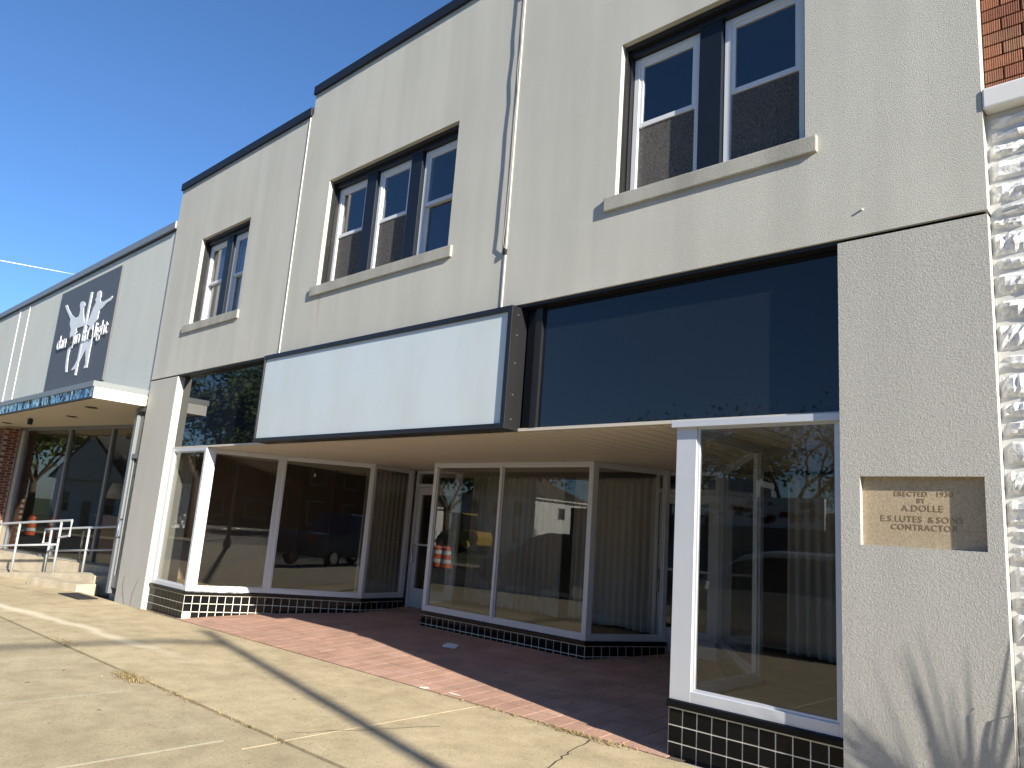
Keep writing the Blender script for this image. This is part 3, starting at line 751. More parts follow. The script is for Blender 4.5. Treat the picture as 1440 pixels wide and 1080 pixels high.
MB().box(-24, -13.44, 2.3, 7.6, 3.2, 3.3).build('roof', 'interior_ceiling', nb)
# narrow entrance door beside the shop's pilaster
dr = MB().box(-13.86, -13.75, .02, .14, .02, 3.17); dr.box(-13.75, -13.40, .03, .13, 2.28, 2.36); dr.box(-13.75, -13.40, .03, .13, 3.10, 3.17); dr.box(-13.75, -13.68, .05, .11, .12, 2.27); dr.box(-13.68, -13.40, .05, .11, .12, .32)
dro = dr.build('entrance_door', 'alu_grey', nb, bevel=.004)
MB().box(-13.68, -13.40, .075, .085, .32, 2.28).build('pane', 'glass', dro); MB().box(-13.75, -13.40, .075, .085, 2.36, 3.10).build('transom', 'glass', dro)
MB().tube([(-13.71, .05, 1.25), (-13.71, .0, 1.25), (-13.71, .0, .95), (-13.71, .05, .95)], .014).build('handle', 'chrome', dro, smooth=True)
MB().box(-14.0, -13.37, .15, 1.5, -.1, .08).build('threshold', 'step_concrete', nb)

# landing, ramp and step
rp = thing('entrance_ramp', (-17, 0, -.05), 'concrete ramp and landing rising to the studio doors', 'ramp')
RP, RQ = Vector((-21.5, -1.05)), Vector((-15.0, .38)); RL = (RQ-RP).length; rd = (RQ-RP)/RL; rn = Vector((-rd.y, rd.x))
def on_ramp(u, v, z): p = RP + rd*u + rn*v; return (p.x, p.y, z)
def ramp_z(x): return max(-.12, min(.165, .165+(x+15.9)*.085))
b = MB(); us_ = [0.0, 2.4, RL-.92, RL-.30, RL]
for u0, u1 in zip(us_, us_[1:]):
    z = [ramp_z(on_ramp(u, 0, 0)[0]) for u in (u0, u1)]; cut = .30 if u1 == RL else 0
    b.hexa([on_ramp(u0,0,-.4),on_ramp(u1,cut,-.4),on_ramp(u1,.98,-.4),on_ramp(u0,.98,-.4),on_ramp(u0,0,z[0]),on_ramp(u1,cut,z[1]),on_ramp(u1,.98,z[1]),on_ramp(u0,.98,z[0])])
b.build('ramp_slab', 'step_concrete', rp)
MB().hexa([on_ramp(-1,.985,-.4),on_ramp(RL-.2,.985,-.4),on_ramp(RL-.2,1.25,-.4),on_ramp(-1,1.25,-.4),on_ramp(-1,.985,.215),on_ramp(RL-.2,.985,.215),on_ramp(RL-.2,1.25,.215),on_ramp(-1,1.25,.215)]).build('landing', 'step_concrete', rp, bevel=.008)
st = MB().hexa([on_ramp(RL-1.75,-.42,-.3),on_ramp(RL-.12,-.42,-.3),on_ramp(RL-.12,-.004,-.3),on_ramp(RL-1.75,-.004,-.3),on_ramp(RL-1.75,-.42,.035),on_ramp(RL-.12,-.42,.035),on_ramp(RL-.12,-.004,.035),on_ramp(RL-1.75,-.004,.035)]).build('concrete_step', 'step_concrete', bevel=.01)
tag(st, 'low concrete step in front of the studio ramp', 'step')
def rail(v, us, tops, ustart, uend, loop, lab):
    t = thing('handrail', on_ramp(us[0], v, 0), lab, 'handrail', 'tube handrails of the studio ramp')
    k = (tops[-1]-tops[0])/(us[-1]-us[0]); f = lambda u: tops[0]+k*(u-us[0])
    for u in us: MB().tube([on_ramp(u, v, ramp_z(on_ramp(u, v, 0)[0])-.03), on_ramp(u, v, f(u)-.002)], .024).build('post', 'steel_paint', t, smooth=True)
    if loop == 'end': pts = [on_ramp(ustart, v, f(ustart)), on_ramp(uend, v, f(uend)), on_ramp(uend, v, f(uend)-.30), on_ramp(us[-1]+.02, v, f(us[-1])-.32)]
    else: pts = [on_ramp(us[0], v, f(us[0])-.30), on_ramp(ustart, v, f(ustart)-.30), on_ramp(ustart, v, f(ustart)), on_ramp(uend, v, f(uend))]
    MB().tube(pts, .024).build('top_rail', 'steel_paint', t)
    MB().tube([on_ramp(ustart if loop == 'end' else us[0], v, f(us[0])-.46+(k*(ustart-us[0]) if loop == 'end' else 0)), on_ramp(us[-1] if loop == 'end' else uend, v, f(us[-1] if loop == 'end' else uend)-.46)], .02).build('middle_rail', 'steel_paint', t, smooth=True)
ux = lambda x, v: (x-RP.x-rn.x*v)/rd.x
rail(.10, [ux(-20.4, .1), ux(-18.34, .1), ux(-16.86, .1)], [.79, .93, 1.03+.055], ux(-21.3, .1), ux(-16.52, .1), 'end', 'white tube handrail along the street side of the studio ramp')
rail(.80, [ux(-18.55, .8), ux(-17.2, .8), ux(-15.9, .8)], [.86, .97, 1.075], ux(-18.80, .8), ux(-15.6, .8), 'start', 'white tube handrail along the wall side of the studio ramp')
tag(MB().hexa([(-14.75, -.42, gnd(-14.7, -.4)+.002), (-13.75, -.42, gnd(-13.7, -.4)+.002), (-13.75, -.11, gnd(-13.7, 0)+.002), (-14.75, -.11, gnd(-14.7, 0)+.002), (-14.75, -.42, gnd(-14.7, -.4)+.014), (-13.75, -.42, gnd(-13.7, -.4)+.014), (-13.75, -.11, gnd(-13.7, 0)+.014), (-14.75, -.11, gnd(-14.7, 0)+.014)]).build('door_mat', 'mat_black'),
    'black rubber mat on the pavement beside the stucco pilaster', 'mat')

# studio sign with two dancers
ds = thing('studio_sign', (-17.6, 0, 3.85), 'charcoal sign with two white dancers and raised lettering on the studio wall', 'sign')
MB().box(-19.46, -15.78, -.012, NW-.002, 3.84, 6.20).build('sign_board', 'sign_char', ds)
LF = [(-19.03,5.86),(-18.91,5.85),(-18.77,5.74),(-18.45,5.55),(-18.15,5.43),(-17.95,5.43),(-17.9,5.48),(-17.9,5.57),(-17.99,5.69),(-17.97,5.77),(-17.82,5.76),(-17.69,5.71),(-17.63,5.64),(-17.7,5.59),(-17.65,5.48),(-17.53,5.31),(-17.47,5.23),(-17.58,5.2),(-17.85,5.24),(-17.92,5.17),(-17.92,5.05),(-17.97,4.99),(-17.96,4.87),(-17.95,4.73),(-18.09,4.71),(-18.12,4.56),(-18.07,4.35),(-18.02,4.2),(-18.13,4.2),(-18.2,4.33),(-18.23,4.48),(-18.26,4.7),(-18.21,4.78),(-18.24,4.93),(-18.31,5.09),(-18.3,5.18),(-18.45,5.32),(-18.48,5.45),(-18.7,5.6),(-18.9,5.73),(-19.04,5.83)]
RF = [(-16.93,5.84),(-16.8,5.83),(-16.72,5.76),(-16.7,5.68),(-16.74,5.64),(-16.67,5.57),(-16.47,5.54),(-16.18,5.56),(-16.04,5.59),(-15.99,5.55),(-16.08,5.5),(-16.29,5.48),(-16.48,5.41),(-16.65,5.38),(-16.66,5.3),(-16.67,5.19),(-16.76,5.14),(-16.85,5.1),(-16.83,4.98),(-16.78,4.81),(-16.76,4.69),(-16.78,4.53),(-16.77,4.33),(-16.77,4.18),(-16.93,4.17),(-16.97,4.2),(-16.9,4.26),(-16.98,4.44),(-17.06,4.62),(-17.18,4.52),(-17.34,4.36),(-17.43,4.26),(-17.51,4.22),(-17.7,4.2),(-17.74,4.23),(-17.59,4.3),(-17.43,4.46),(-17.33,4.65),(-17.32,4.79),(-17.23,4.92),(-17.13,5.02),(-17.07,5.1),(-17.28,5.16),(-17.85,5.16),(-17.92,5.22),(-17.4,5.23),(-17.18,5.29),(-17.12,5.4),(-17.06,5.5),(-16.95,5.6),(-17.03,5.67),(-16.97,5.72),(-16.99,5.8)]
for poly, y0 in ((LF, -.022), (RF, -.024)):
    o = MB().prism(poly, y0, -.0135, 'y').build('dancer_figure', 'sign_white', ds)
    tm = o.modifiers.new('tri', 'TRIANGULATE')
MB().prism([(-17.40,5.90),(-17.28,5.88),(-17.37,4.07),(-17.48,4.08)], -.026, -.0133, 'y').build('staff', 'sign_white', ds)
xx = -19.02
for txt, wd, mat in (('dan', .62, 'sign_white'), ('ce', .40, 'letter_dark'), ('in', .30, 'sign_white'), ('t', .13, 'sign_white'), ('h', .22, 'sign_white'), ('e', .21, 'letter_dark'), ('light', .72, 'sign_white')):
    if txt in ('in', 't', 'light'): xx += .10
    me = text_mesh(txt, .46, .006, 1.0, .95)
    xs = [v.co.x for v in me.vertices]; w0_ = max(xs)-min(xs); mx_ = min(xs)
    for v in me.vertices: v.co.x = (v.co.x-mx_)*wd/w0_
    o = link('lettering', me, mat, ds); o.location = (xx, -.040, 4.79); xx += wd+.035

# inside the studio: counter, lamp, picture
ct = thing('reception_counter', (-18.5, 2.2, .16), 'brown wooden reception counter behind the studio glass', 'counter')
MB().box(-20.6, -16.4, 1.95, 2.5, .16, 1.15).build('front', 'wood_counter', ct); MB().box(-20.65, -16.35, 1.9, 2.55, 1.152, 1.19).build('top', 'wood_counter', ct, bevel=.008)
tl = thing('table_lamp', (-20.2, 2.2, 1.19), 'table lamp with tan shade standing on the studio counter', 'lamp')
MB().lathe([(.10, 0), (.09, .03), (.025, .06), (.02, .40), (.012, .55)], -20.2, 2.2, 1.192).build('lamp_base', 'bronze', tl, smooth=True)
MB().lathe([(.26, .42), (.14, .80)], -20.2, 2.2, 1.192, 20).build('lamp_shade', 'lamp_shade', tl, smooth=True)
fg = thing('flag', (-21.3, 1.2, .16), 'furled flag on a pole standing inside the studio window', 'flag')
MB().tube([(-21.3, 1.2, .16), (-21.3, 1.2, 2.7)], .018).build('flag_pole', 'wood_counter', fg)
MB().lathe([(.03, 0), (.16, .25), (.13, .9), (.05, 1.4)], -21.27, 1.2, 1.15, 9).build('cloth', 'flag_cloth', fg, smooth=True)
tag(MB().box(-18.8, -17.0, 7.44, 7.498, 1.2, 2.1).build('wall_picture', 'picture_blue'), 'dark blue picture hanging inside the studio', 'picture')

# ------------------------------------------------------------------ neighbour: white stone and brick
wb = thing('stone_building', (2, .1, 0), 'white painted rough stone shop front with red brick above a white ledge', 'building')
SX0, SX1 = -.907, 3.2
MB().box(SX0+.006, SX1, .088, .6, -.2, 4.29).build('wall', 'painted_mortar', wb)
zz = .0; random.seed(21)
while zz < 4.24:
    h = random.choice((.085, .11, .15, .17, .19)); h = min(h, 4.27-zz); x = SX0+.005
    if h < .05: break
    while x < 1.6:
        wdt = random.uniform(.28, .55) if x > SX0+.1 else random.uniform(.12, .5)
        nx, nz = 9, 6; b = MB(); sl_ = random.uniform(-.012, .012); sv = random.uniform(-.012, .012)
        for k in range(nz):
            for i in range(nx):
                u, v = i/(nx-1), k/(nz-1)
                ring = 0 if (i in (0, nx-1) or k in (0, nz-1)) else (1 if (i in (1, nx-2) or k in (1, nz-2)) else 2)
                dpt = (0, .026, .036)[ring] + (0 if ring == 0 else random.uniform(-.010, .010)+sl_*(u-.5)+sv*(v-.5))
                b.v.append((x+.004+u*(wdt-.008)+(random.uniform(-.004, .004) if 0 < i < nx-1 else 0), .10-dpt, zz+.004+v*(h-.008)+(random.uniform(-.004, .004) if 0 < k < nz-1 else 0)))
        for k in range(nz-1):
            for i in range(nx-1): j = k*nx+i; b.f.append((j, j+1, j+nx+1, j+nx))
        n0 = len(b.v); b.v += [(x+.005, .15, zz+.005), (x+wdt-.005, .15, zz+.005), (x+wdt-.005, .15, zz+h-.005), (x+.005, .15, zz+h-.005)]
        bot = list(range(nx)); top = list(range((nz-1)*nx, nz*nx)); lf = [k*nx for k in range(nz)]; rt = [k*nx+nx-1 for k in range(nz)]
        b.f += [tuple([n0, n0+1]+bot[::-1]), tuple([n0+2, n0+3]+top), tuple([n0+3, n0]+lf), tuple([n0+1, n0+2]+rt[::-1])]
        b.build('stone_block', 'stone_white', wb, fix=False)
        x += wdt
    zz += h
MB().box(SX0+.01, SX1, -.01, .35, 4.293, 4.43).build('stone_ledge', 'sill_concrete' if False else 'white_ledge' if 'white_ledge' in MATS else 'siding_white', wb, bevel=.012)
MB().box(SX0+.01, SX1, .12, .6, 4.432, 7.6).build('brick_backing', 'brick_joint', wb)
rb = MB().box(0, .206, -.018, 0, 0, .078).mesh('brick', bevel=.003); rb.materials.append(MATS['brick_rug'])
z = 4.435; r = 0
while z < 5.9:
    x = SX0+.012 - (.108 if r % 2 else 0)
    for q in range(6):
        if x < SX0+.01:
            o = link('brick', rb, None, wb); o.location = (SX0+.012, .118, z); o.scale.x = .48
        else:
            o = link('brick', rb, None, wb); o.location = (x, .118, z)
        x += .216
    z += .087; r += 1

# ------------------------------------------------------------------ small things on the ground
b = MB()
P0 = Vector((-7.02, 1.56, ent(-7.02, 1.56)+.006))
b.face([P0+Vector((-.13, .05, 0)), P0+Vector((.02, -.09, .004)), P0+Vector((.03, .02, .045)), P0+Vector((-.08, .09, .03))])
b.face([P0+Vector((.02, -.09, .004)), P0+Vector((.16, -.02, .0)), P0+Vector((.12, .08, .03)), P0+Vector((.03, .02, .045))])
o = b.build('paper_scrap', 'paper', fix=False); so = o.modifiers.new('t', 'SOLIDIFY'); so.thickness = .0015
tag(o, 'crumpled white paper scrap lying on the shaded red pavers', 'paper')
def blades(pts_fn, n, hmin, hmax, wdt, lean):
    b = MB()
    for _ in range(n):
        x, y, z = pts_fn(); a = random.uniform(0, 6.28); h = random.uniform(hmin, hmax); l = random.uniform(*lean)*h
        dx, dy = math.cos(a)*l, math.sin(a)*l; px, py = -math.sin(a)*wdt, math.cos(a)*wdt
        b.face([(x-px, y-py, z), (x+px, y+py, z), (x+dx*.6+px*.7, y+dy*.6+py*.7, z+h*.8), (x+dx*.6-px*.7, y+dy*.6-py*.7, z+h*.8)])
        b.face([(x+dx*.6-px*.7, y+dy*.6-py*.7, z+h*.8), (x+dx*.6+px*.7, y+dy*.6+py*.7, z+h*.8), (x+dx*1.2, y+dy*1.2, z+h*.75)])
    return b
def clump(cx, cy, rx, ry, n, lab, hm=.03, zf=gnd):
    def f():
        x, y = random.gauss(cx, rx), random.gauss(cy, ry); return x, y, zf(x, y)+.002
    tag(blades(f, n, .008, hm, .0035, (1.0, 3.0)).build('dry_grass', 'straw', fix=False), lab, 'dry grass', 'dry grass in the pavement joints', 'stuff')
clump(-7.35, -1.98, .16, .05, 320, 'pale straw clump lying across the pavement joint', .035)
clump(-6.6, -1.93, .22, .02, 90, 'thin trail of dry grass along the pavement joint', .02)
clump(-5.4, -1.93, .4, .012, 60, 'sparse dry weeds in the pavement joint', .02)
clump(-9.6, -1.85, .25, .05, 90, 'wispy dry stalks at the pale pavement line', .02)
clump(-12.0, -.02, .3, .025, 130, 'dry debris at the foot of the cracked pilaster', .02)
clump(-3.75, -.03, .25, .025, 200, 'dry weeds along the edge of the red pavers', .035)
clump(-4.6, -.01, .35, .018, 90, 'dry weeds in the joint between pavers and concrete', .025)
clump(-8.8, .02, .8, .015, 120, 'dry leaves along the paver edge by the folded bay', .02)
clump(-5.0, 3.1, .12, .1, 80, 'dry leaves blown into the corner by the far door', .03, ent)
random.seed(5)
for (x, y, f) in ((-6.35, -2.6, gnd), (-7.6, -2.75, gnd), (-5.9, -1.2, gnd), (-8.0, -2.35, gnd), (-6.6, 1.9, ent), (-4.3, 1.7, ent), (-5.6, 1.1, ent)):
    p = Vector((x, y, f(x, y)+.003)); a = random.uniform(0, 6); u = Vector((math.cos(a), math.sin(a), 0))*.022; v = Vector((-math.sin(a), math.cos(a), .3))*.012
    o = MB(); o.face([p-u, p-v*.9+Vector((0, 0, .003)), p+u, p+v]); o = o.build('fallen_leaf', 'bark', fix=False); so = o.modifiers.new('t', 'SOLIDIFY'); so.thickness = .001
    tag(o, 'small dark fallen leaf on the concrete' if f is gnd else 'small dark fallen leaf on the red pavers', 'leaf', 'fallen leaves on the concrete' if f is gnd else 'fallen leaves on the pavers')

# ------------------------------------------------------------------ the street side: lamp post, planter (their shadows reach the picture)
LX, LY = 9.9, -4.42; lpz = gnd(LX, LY)
lmp = thing('street_lamp', (LX, LY, lpz), 'tall grey street lamp post with an arm reaching over the road', 'street lamp')
MB().tube([(LX, LY, lpz-.05), (LX, LY, 5), (LX, LY, 8.75)], [.085, .075, .060], 12).build('post', 'pole_metal', lmp, smooth=True)
MB().lathe([(.16, 0), (.15, .25), (.10, .30)], LX, LY, lpz, 12).build('base_cover', 'pole_metal', lmp)
MB().tube([(LX, LY, 8.30), (LX, LY-.6, 8.48), (LX, LY-1.5, 8.56), (LX, LY-4.3, 8.60)], [.05, .05, .045, .04], 8).build('arm', 'pole_metal', lmp, smooth=True)
MB().prism([(LY-4.2, 8.53), (LY-4.35, 8.71), (LY-4.85, 8.67), (LY-5.05, 8.55)], LX-.15, LX+.15, 'x').build('lamp_head', 'pole_metal', lmp, bevel=.02)
PX, PYY = -.02, -.23; pz0 = gnd(PX, PYY)
pl = thing('planter', (PX, PYY, pz0), 'terracotta planter of spiky ornamental grass against the white stone', 'planter')
MB().lathe([(.13, 0), (.18, .42), (.205, .44), (.205, .50), (.17, .50), (.165, .44)], PX, PYY, pz0, 20).build('pot', 'terracotta', pl, smooth=True)
MB().lathe([(.16, 0), (.16, .02)], PX, PYY, pz0+.45, 16).build('soil', 'soil', pl)
random.seed(11)
for q_ in range(260):
    a = random.uniform(0, 6.28) if q_ % 2 else random.uniform(3.4, 6.0); el = random.uniform(.55, 1.45); Lb = random.uniform(.7, 1.25); r0 = random.uniform(0, .10)
    x0, y0, z0 = PX+math.cos(a)*r0, PYY+math.sin(a)*r0, pz0+.46; prev = None; b = MB()
    wd = random.uniform(.004, .009); ca, sa = math.cos(a), math.sin(a)
    for k in range(8):
        t = k/7; hx = math.cos(el)*Lb*t; hz = math.sin(el)*Lb*t - .45*Lb*t*t*math.cos(el); px, py = -math.sin(a)*wd*(1-t*.92), math.cos(a)*wd*(1-t*.92)
        c = (max(x0+ca*hx, -.70), min(y0+sa*hx, .0), z0+hz); cur = ((c[0]-px, c[1]-py, c[2]), (c[0]+px, c[1]+py, c[2]+.004))
        if prev: b.face([prev[0], prev[1], cur[1], cur[0]])
        prev = cur
    b.build('blade', 'grass_green', pl, fix=False)

# vehicles seen in the glass
def lerp_prof(pr, x):
    for (a, za), (c, zb) in zip(pr, pr[1:]):
        if a <= x <= c: return za+(zb-za)*(x-a)/(c-a)
    return pr[-1][1]
def vehicle(name, loc, flip, L, W, roof, belt, lower, mat, label, cat='car'):
    """roof / belt: (x, z) profiles of the roof line and the waist line; body lofted between, windows set in as panes"""
    t = thing(name, loc, label, cat, 'vehicles parked at the kerb')
    sx = -1 if flip else 1
    T = lambda x, y, z: (loc[0]+sx*(x-L/2), loc[1]+y, loc[2]+z)
    N = 30; b = MB(); rows = []
    for i in range(N+1):
        x = L*i/N; zr = lerp_prof(roof, x); zb = lerp_prof(belt, x); zl = lower + .10*max(0, 1-x/.5) + .10*max(0, 1-(L-x)/.5)
        e = min(1, min(x, L-x)/.45); hw = W/2*(.80+.20*math.sqrt(max(0, 1-(1-e)**2))); rt_ = hw*(1-.22*min(1, max(0, (zr-zb)/.5)))
        rows.append([T(x,-hw*.96,zl),T(x,-hw,zl+.25),T(x,-hw*.985,zb),T(x,-rt_,zr-.05),T(x,-rt_*.75,zr),T(x,rt_*.75,zr),T(x,rt_,zr-.05),T(x,hw*.985,zb),T(x,hw,zl+.25),T(x,hw*.96,zl)])
    n = 10
    for r in rows: b.v += r
    for i in range(N):
        for k in range(n): b.f.append((i*n+k, i*n+(k+1) % n, (i+1)*n+(k+1) % n, (i+1)*n+k))
    b.f.append(tuple(range(n))); b.f.append(tuple(N*n+k for k in range(n))[::-1])
    b.build('body', mat, t, smooth=False)
    # side panes: from waist to roof where there is a cabin
    cab = [i for i in range(N+1) if lerp_prof(roof, L*i/N)-lerp_prof(belt, L*i/N) > .28]
    i0, i1 = cab[0], cab[-1]; cuts = [i0, i0+(i1-i0)//3, i0+2*(i1-i0)//3, i1]
    for a, c in zip(cuts, cuts[1:]):
        for sd in (0, 1):
            pb = MB(); lo, hi = (2, 3) if not sd else (7, 6)
            def pt(i, k, f): 
                p = Vector(rows[i][lo]).lerp(Vector(rows[i][hi]), f); p.y += (-.006 if not sd else .006); return p
            for i in range(a, c):
                j0 = i+.0; pb.face([pt(i,0,.08), pt(i+1,0,.08), pt(i+1,0,.9), pt(i,0,.9)])
            if pb.f: pb.build('window', 'car_glass', t, fix=False)
    for fr_ in (True, False):
        i = i0 if fr_ else i1; j = i-3 if fr_ else min(N, i+2); p1, p2, q1, q2 = rows[i][4], rows[i][5], rows[max(0, j)][4], rows[max(0, j)][5]
    # wheels
    for x in (L*.18, L*.80):
        for sd in (-1, 1):
            wx, wy, _ = T(x, sd*(W/2-.11), 0); wb_ = MB()
            wb_.lathe([(.20, -.10), (.31, -.10), (.335, -.06), (.335, .06), (.31, .10), (.20, .10)], 0, 0, 0, 20); wb_.v = [(wx+v[0], wy+v[2], loc[2]+.335+v[1]) for v in wb_.v]
            wo = wb_.build('wheel', 'rubber', t, smooth=False)
            rm = MB().lathe([(.05, -.106), (.195, -.104), (.195, .104), (.05, .106)], 0, 0, 0, 16); rm.v = [(wx+v[0], wy+v[2], loc[2]+.335+v[1]) for v in rm.v]; rm.build('rim', 'chrome', wo)
    for sd in (-1, 1):
        hx = T(.09, sd*W*.33, lower+.48); MB().box(hx[0]-.09, hx[0]+.09, hx[1]-.16, hx[1]+.16, hx[2]-.07, hx[2]+.07).build('headlight', 'lens', t, bevel=.03)
        hx = T(L-.05, sd*W*.40, lower+.62); MB().box(hx[0]-.06, hx[0]+.06, hx[1]-.09, hx[1]+.09, hx[2]-.14, hx[2]+.14).build('tail_light', 'red_lens', t, bevel=.02)
        mx = T(lerp_x(roof, belt, L), sd*(W/2+.10), lerp_prof(belt, L*.3)+.08); MB().box(mx[0]-.06, mx[0]+.06, mx[1]-.09, mx[1]+.09, mx[2]-.07, mx[2]+.08).build('mirror', mat, t, bevel=.03)
    return t
def lerp_x(roof, belt, L): return L*.31
zroad = lambda x: gnd(x, KERB)-.13
VAN = ([(0, .75), (.5, .98), (1.15, 1.06), (2.0, 1.62), (2.6, 1.74), (4.2, 1.76), (4.85, 1.66), (5.1, 1.0)], [(0, .70), (1.1, .98), (3, 1.02), (5.1, .98)])
SUV = ([(0, .85), (.3, 1.08), (1.3, 1.16), (1.95, 1.72), (2.5, 1.86), (4.0, 1.87), (4.75, 1.78), (4.95, 1.1)], [(0, .80), (1.2, 1.12), (3, 1.15), (4.95, 1.08)])
PICK = ([(0, .9), (.3, 1.12), (1.5, 1.2), (2.1, 1.78), (2.5, 1.88), (3.5, 1.86), (3.75, 1.2), (5.6, 1.16), (5.7, .9)], [(0, .85), (1.4, 1.15), (3.6, 1.17), (5.7, .9)])
vehicle('minivan', (-5.6, -7.85, zroad(-5.6)), False, 5.1, 1.95, VAN[0], VAN[1], .24, 'car_silver', 'silver minivan parked at the kerb facing the studio end of the street')
vehicle('sport_utility_car', (-14.3, -7.85, zroad(-14.3)), False, 4.95, 1.95, SUV[0], SUV[1], .30, 'car_dark', 'black sport utility car parked at the kerb behind the minivan')
vehicle('pickup_truck', (3.2, -7.9, zroad(3.2)), True, 5.7, 1.98, PICK[0], PICK[1], .36, 'car_blue', 'dark blue pickup truck parked at the kerb by the street lamp', 'truck')

# roadworks over the street
def drum(x, y):
    t = thing('traffic_drum', (x, y, zroad(x)), 'orange and white striped traffic drum in the pair ' + ('before the yellow loader' if x > -35 else 'before the gabled cottage'), 'traffic drum', 'traffic drums on the road')
    prof = [(.29, 0), (.28, .18), (.27, .20), (.26, .38), (.255, .40), (.245, .58), (.24, .60), (.225, .78), (.21, .80), (.19, .98)]
    for k in range(0, 10, 2): MB().lathe(prof[k:k+2], x, y, zroad(x)+.05, 18).build('band', 'orange' if k % 4 == 0 else 'drum_white', t)
    MB().box(x-.36, x+.36, y-.36, y+.36, zroad(x)+.002, zroad(x)+.05).build('base', 'rubber', t)
    MB().tube([(x-.09, y, zroad(x)+1.0), (x-.09, y, zroad(x)+1.12), (x+.09, y, zroad(x)+1.12), (x+.09, y, zroad(x)+1.0)], .02, 6).build('handle', 'orange', t)
for x, y in ((-27.2, -15.2), (-28.2, -15.5), (-41.5, -15.3), (-43.5, -15.5)): drum(x, y)
ldx, ldy, ldz = -42.5, -31.0, gnd(-31, KERB)+.0
ld = thing('loader', (ldx, ldy, ldz), 'yellow wheel loader standing beyond the far pavement', 'loader')
MB().prism([(-2.2, .7), (2.0, .7), (2.2, 1.3), (1.9, 1.7), (.4, 1.75), (.3, 1.6), (-2.0, 1.5)], ldy-.8, ldy+.8, 'y').build('chassis', 'yellow', ld, bevel=.05).location = (0, 0, 0)
for o in (ld.children[0],): o.data.transform(Matrix.Translation((ldx, 0, ldz)))
cbn = MB().box(ldx-1.0, ldx+.3, ldy-.7, ldy+.7, ldz+1.62, ldz+2.9).build('cab', 'car_glass', ld, bevel=.05); MB().box(ldx-1.1, ldx+.4, ldy-.78, ldy+.78, ldz+2.905, ldz+3.0).build('cab_roof', 'yellow', ld)
for x in (-1.4, 1.2):
    for sd in (-1, 1):
        wv_ = MB().lathe([(.3, -.22), (.65, -.22), (.7, -.15), (.7, .15), (.65, .22), (.3, .22)], 0, 0, 0, 20); wv_.v = [(ldx+x+v[0], ldy+sd*.95+v[2], ldz+.70+v[1]) for v in wv_.v]; wo = wv_.build('wheel', 'rubber', ld)
        rm = MB().lathe([(.1, -.23), (.3, -.225), (.3, .225), (.1, .23)], 0, 0, 0, 14); rm.v = [(ldx+x+v[0], ldy+sd*.95+v[2], ldz+.70+v[1]) for v in rm.v]; rm.build('rim', 'yellow', wo)
MB().prism([(-3.6, .15), (-2.6, .15), (-2.5, .9), (-2.9, 1.1), (-2.9, .4), (-3.6, .25)], ldy-1.25, ldy+1.25, 'y').build('bucket', 'yellow', ld); ld.children[-1].data.transform(Matrix.Translation((ldx, 0, ldz)))
MB().tube([(ldx-2.8, ldy-.5, ldz+.7), (ldx-1.6, ldy-.5, ldz+1.5), (ldx-.8, ldy-.5, ldz+1.7)], .12, 6).build('lift_arm', 'yellow', ld); MB().tube([(ldx-2.8, ldy+.5, ldz+.7), (ldx-1.6, ldy+.5, ldz+1.5), (ldx-.8, ldy+.5, ldz+1.7)], .12, 6).build('lift_arm', 'yellow', ld)

# houses and the low shop across the street
def house(x, y, wx, wy, h, rh, gable, label, wins):
    z0 = -.9 if x < -30 else -.2
    t = thing('house', (x, y, z0), label, 'house', 'houses across the street')
    MB().box(x-wx/2, x+wx/2, y-wy/2, y+wy/2, z0-.3, h).build('wall', 'siding_white', t)
    b = MB(); e = .45; X0, X1, Y0, Y1 = x-wx/2-e, x+wx/2+e, y-wy/2-e, y+wy/2+e
    if gable:
        b.prism([(X0, h), (X1, h), (x, h+rh)], Y0, Y1, 'y')
    else:
        r = min(wx, wy)/2-.5
        b.v = [(X0,Y0,h),(X1,Y0,h),(X1,Y1,h),(X0,Y1,h),(x-(wx/2-r),y,h+rh),(x+(wx/2-r),y,h+rh)]; b.f = [(0,1,5,4),(1,2,5),(2,3,4,5),(3,0,4),(3,2,1,0)]
    rf = b.build('roof', 'roof_shingle', t); MB().box(X0, X1, Y0, Y1, h-.14, h-.004).build('eave', 'drum_white', rf)
    MB().box(x+wx*.2, x+wx*.2+.6, y-.3, y+.3, h+.3, h+rh+.6).build('chimney', 'brick_dark', rf)
    if gable: MB().prism([(x-wx/2, h+.01), (x+wx/2, h+.01), (x, h+rh-.35)], Y1-.30, Y1+.012, 'y').build('gable', 'siding_white', rf)
    for (wx_, wz, ww, wh) in wins:
        for fy in (y+wy/2, ):
            f = MB().box(x+wx_-ww/2-.08, x+wx_+ww/2+.08, fy-.02, fy+.04, wz-.08, wz+wh+.08).build('window', 'drum_white', t)
            MB().box(x+wx_-ww/2, x+wx_+ww/2, fy+.03, fy+.05, wz, wz+wh/2-.03).build('pane', 'car_glass', f); MB().box(x+wx_-ww/2, x+wx_+ww/2, fy+.03, fy+.05, wz+wh/2+.03, wz+wh).build('pane', 'car_glass', f)
    f = MB().box(x+wx/2-.02, x+wx/2+.05, y-.6, y+.6, h-2.0, h-.7).build('window', 'drum_white', t); MB().box(x+wx/2+.04, x+wx/2+.06, y-.5, y+.5, h-1.9, h-.8).build('pane', 'car_glass', f)
    d = MB().box(x-.5, x+.5, y+wy/2-.02, y+wy/2+.05, z0+.3, z0+2.4).build('door', 'brown_panel', t); MB().lathe([(.03, 0), (.03, .05)], x+.38, y+wy/2+.07, z0+1.3, 8).build('handle', 'chrome', d)
house(-54.0, -50, 10.5, 8, 5.0, 2.3, False, 'white two-storey house with a dark hipped roof across the street', [(-3, .6, 1, 1.5), (3, .6, 1, 1.5), (-3, 3.2, 1, 1.3), (0, 3.2, 1, 1.3), (3, 3.2, 1, 1.3)])
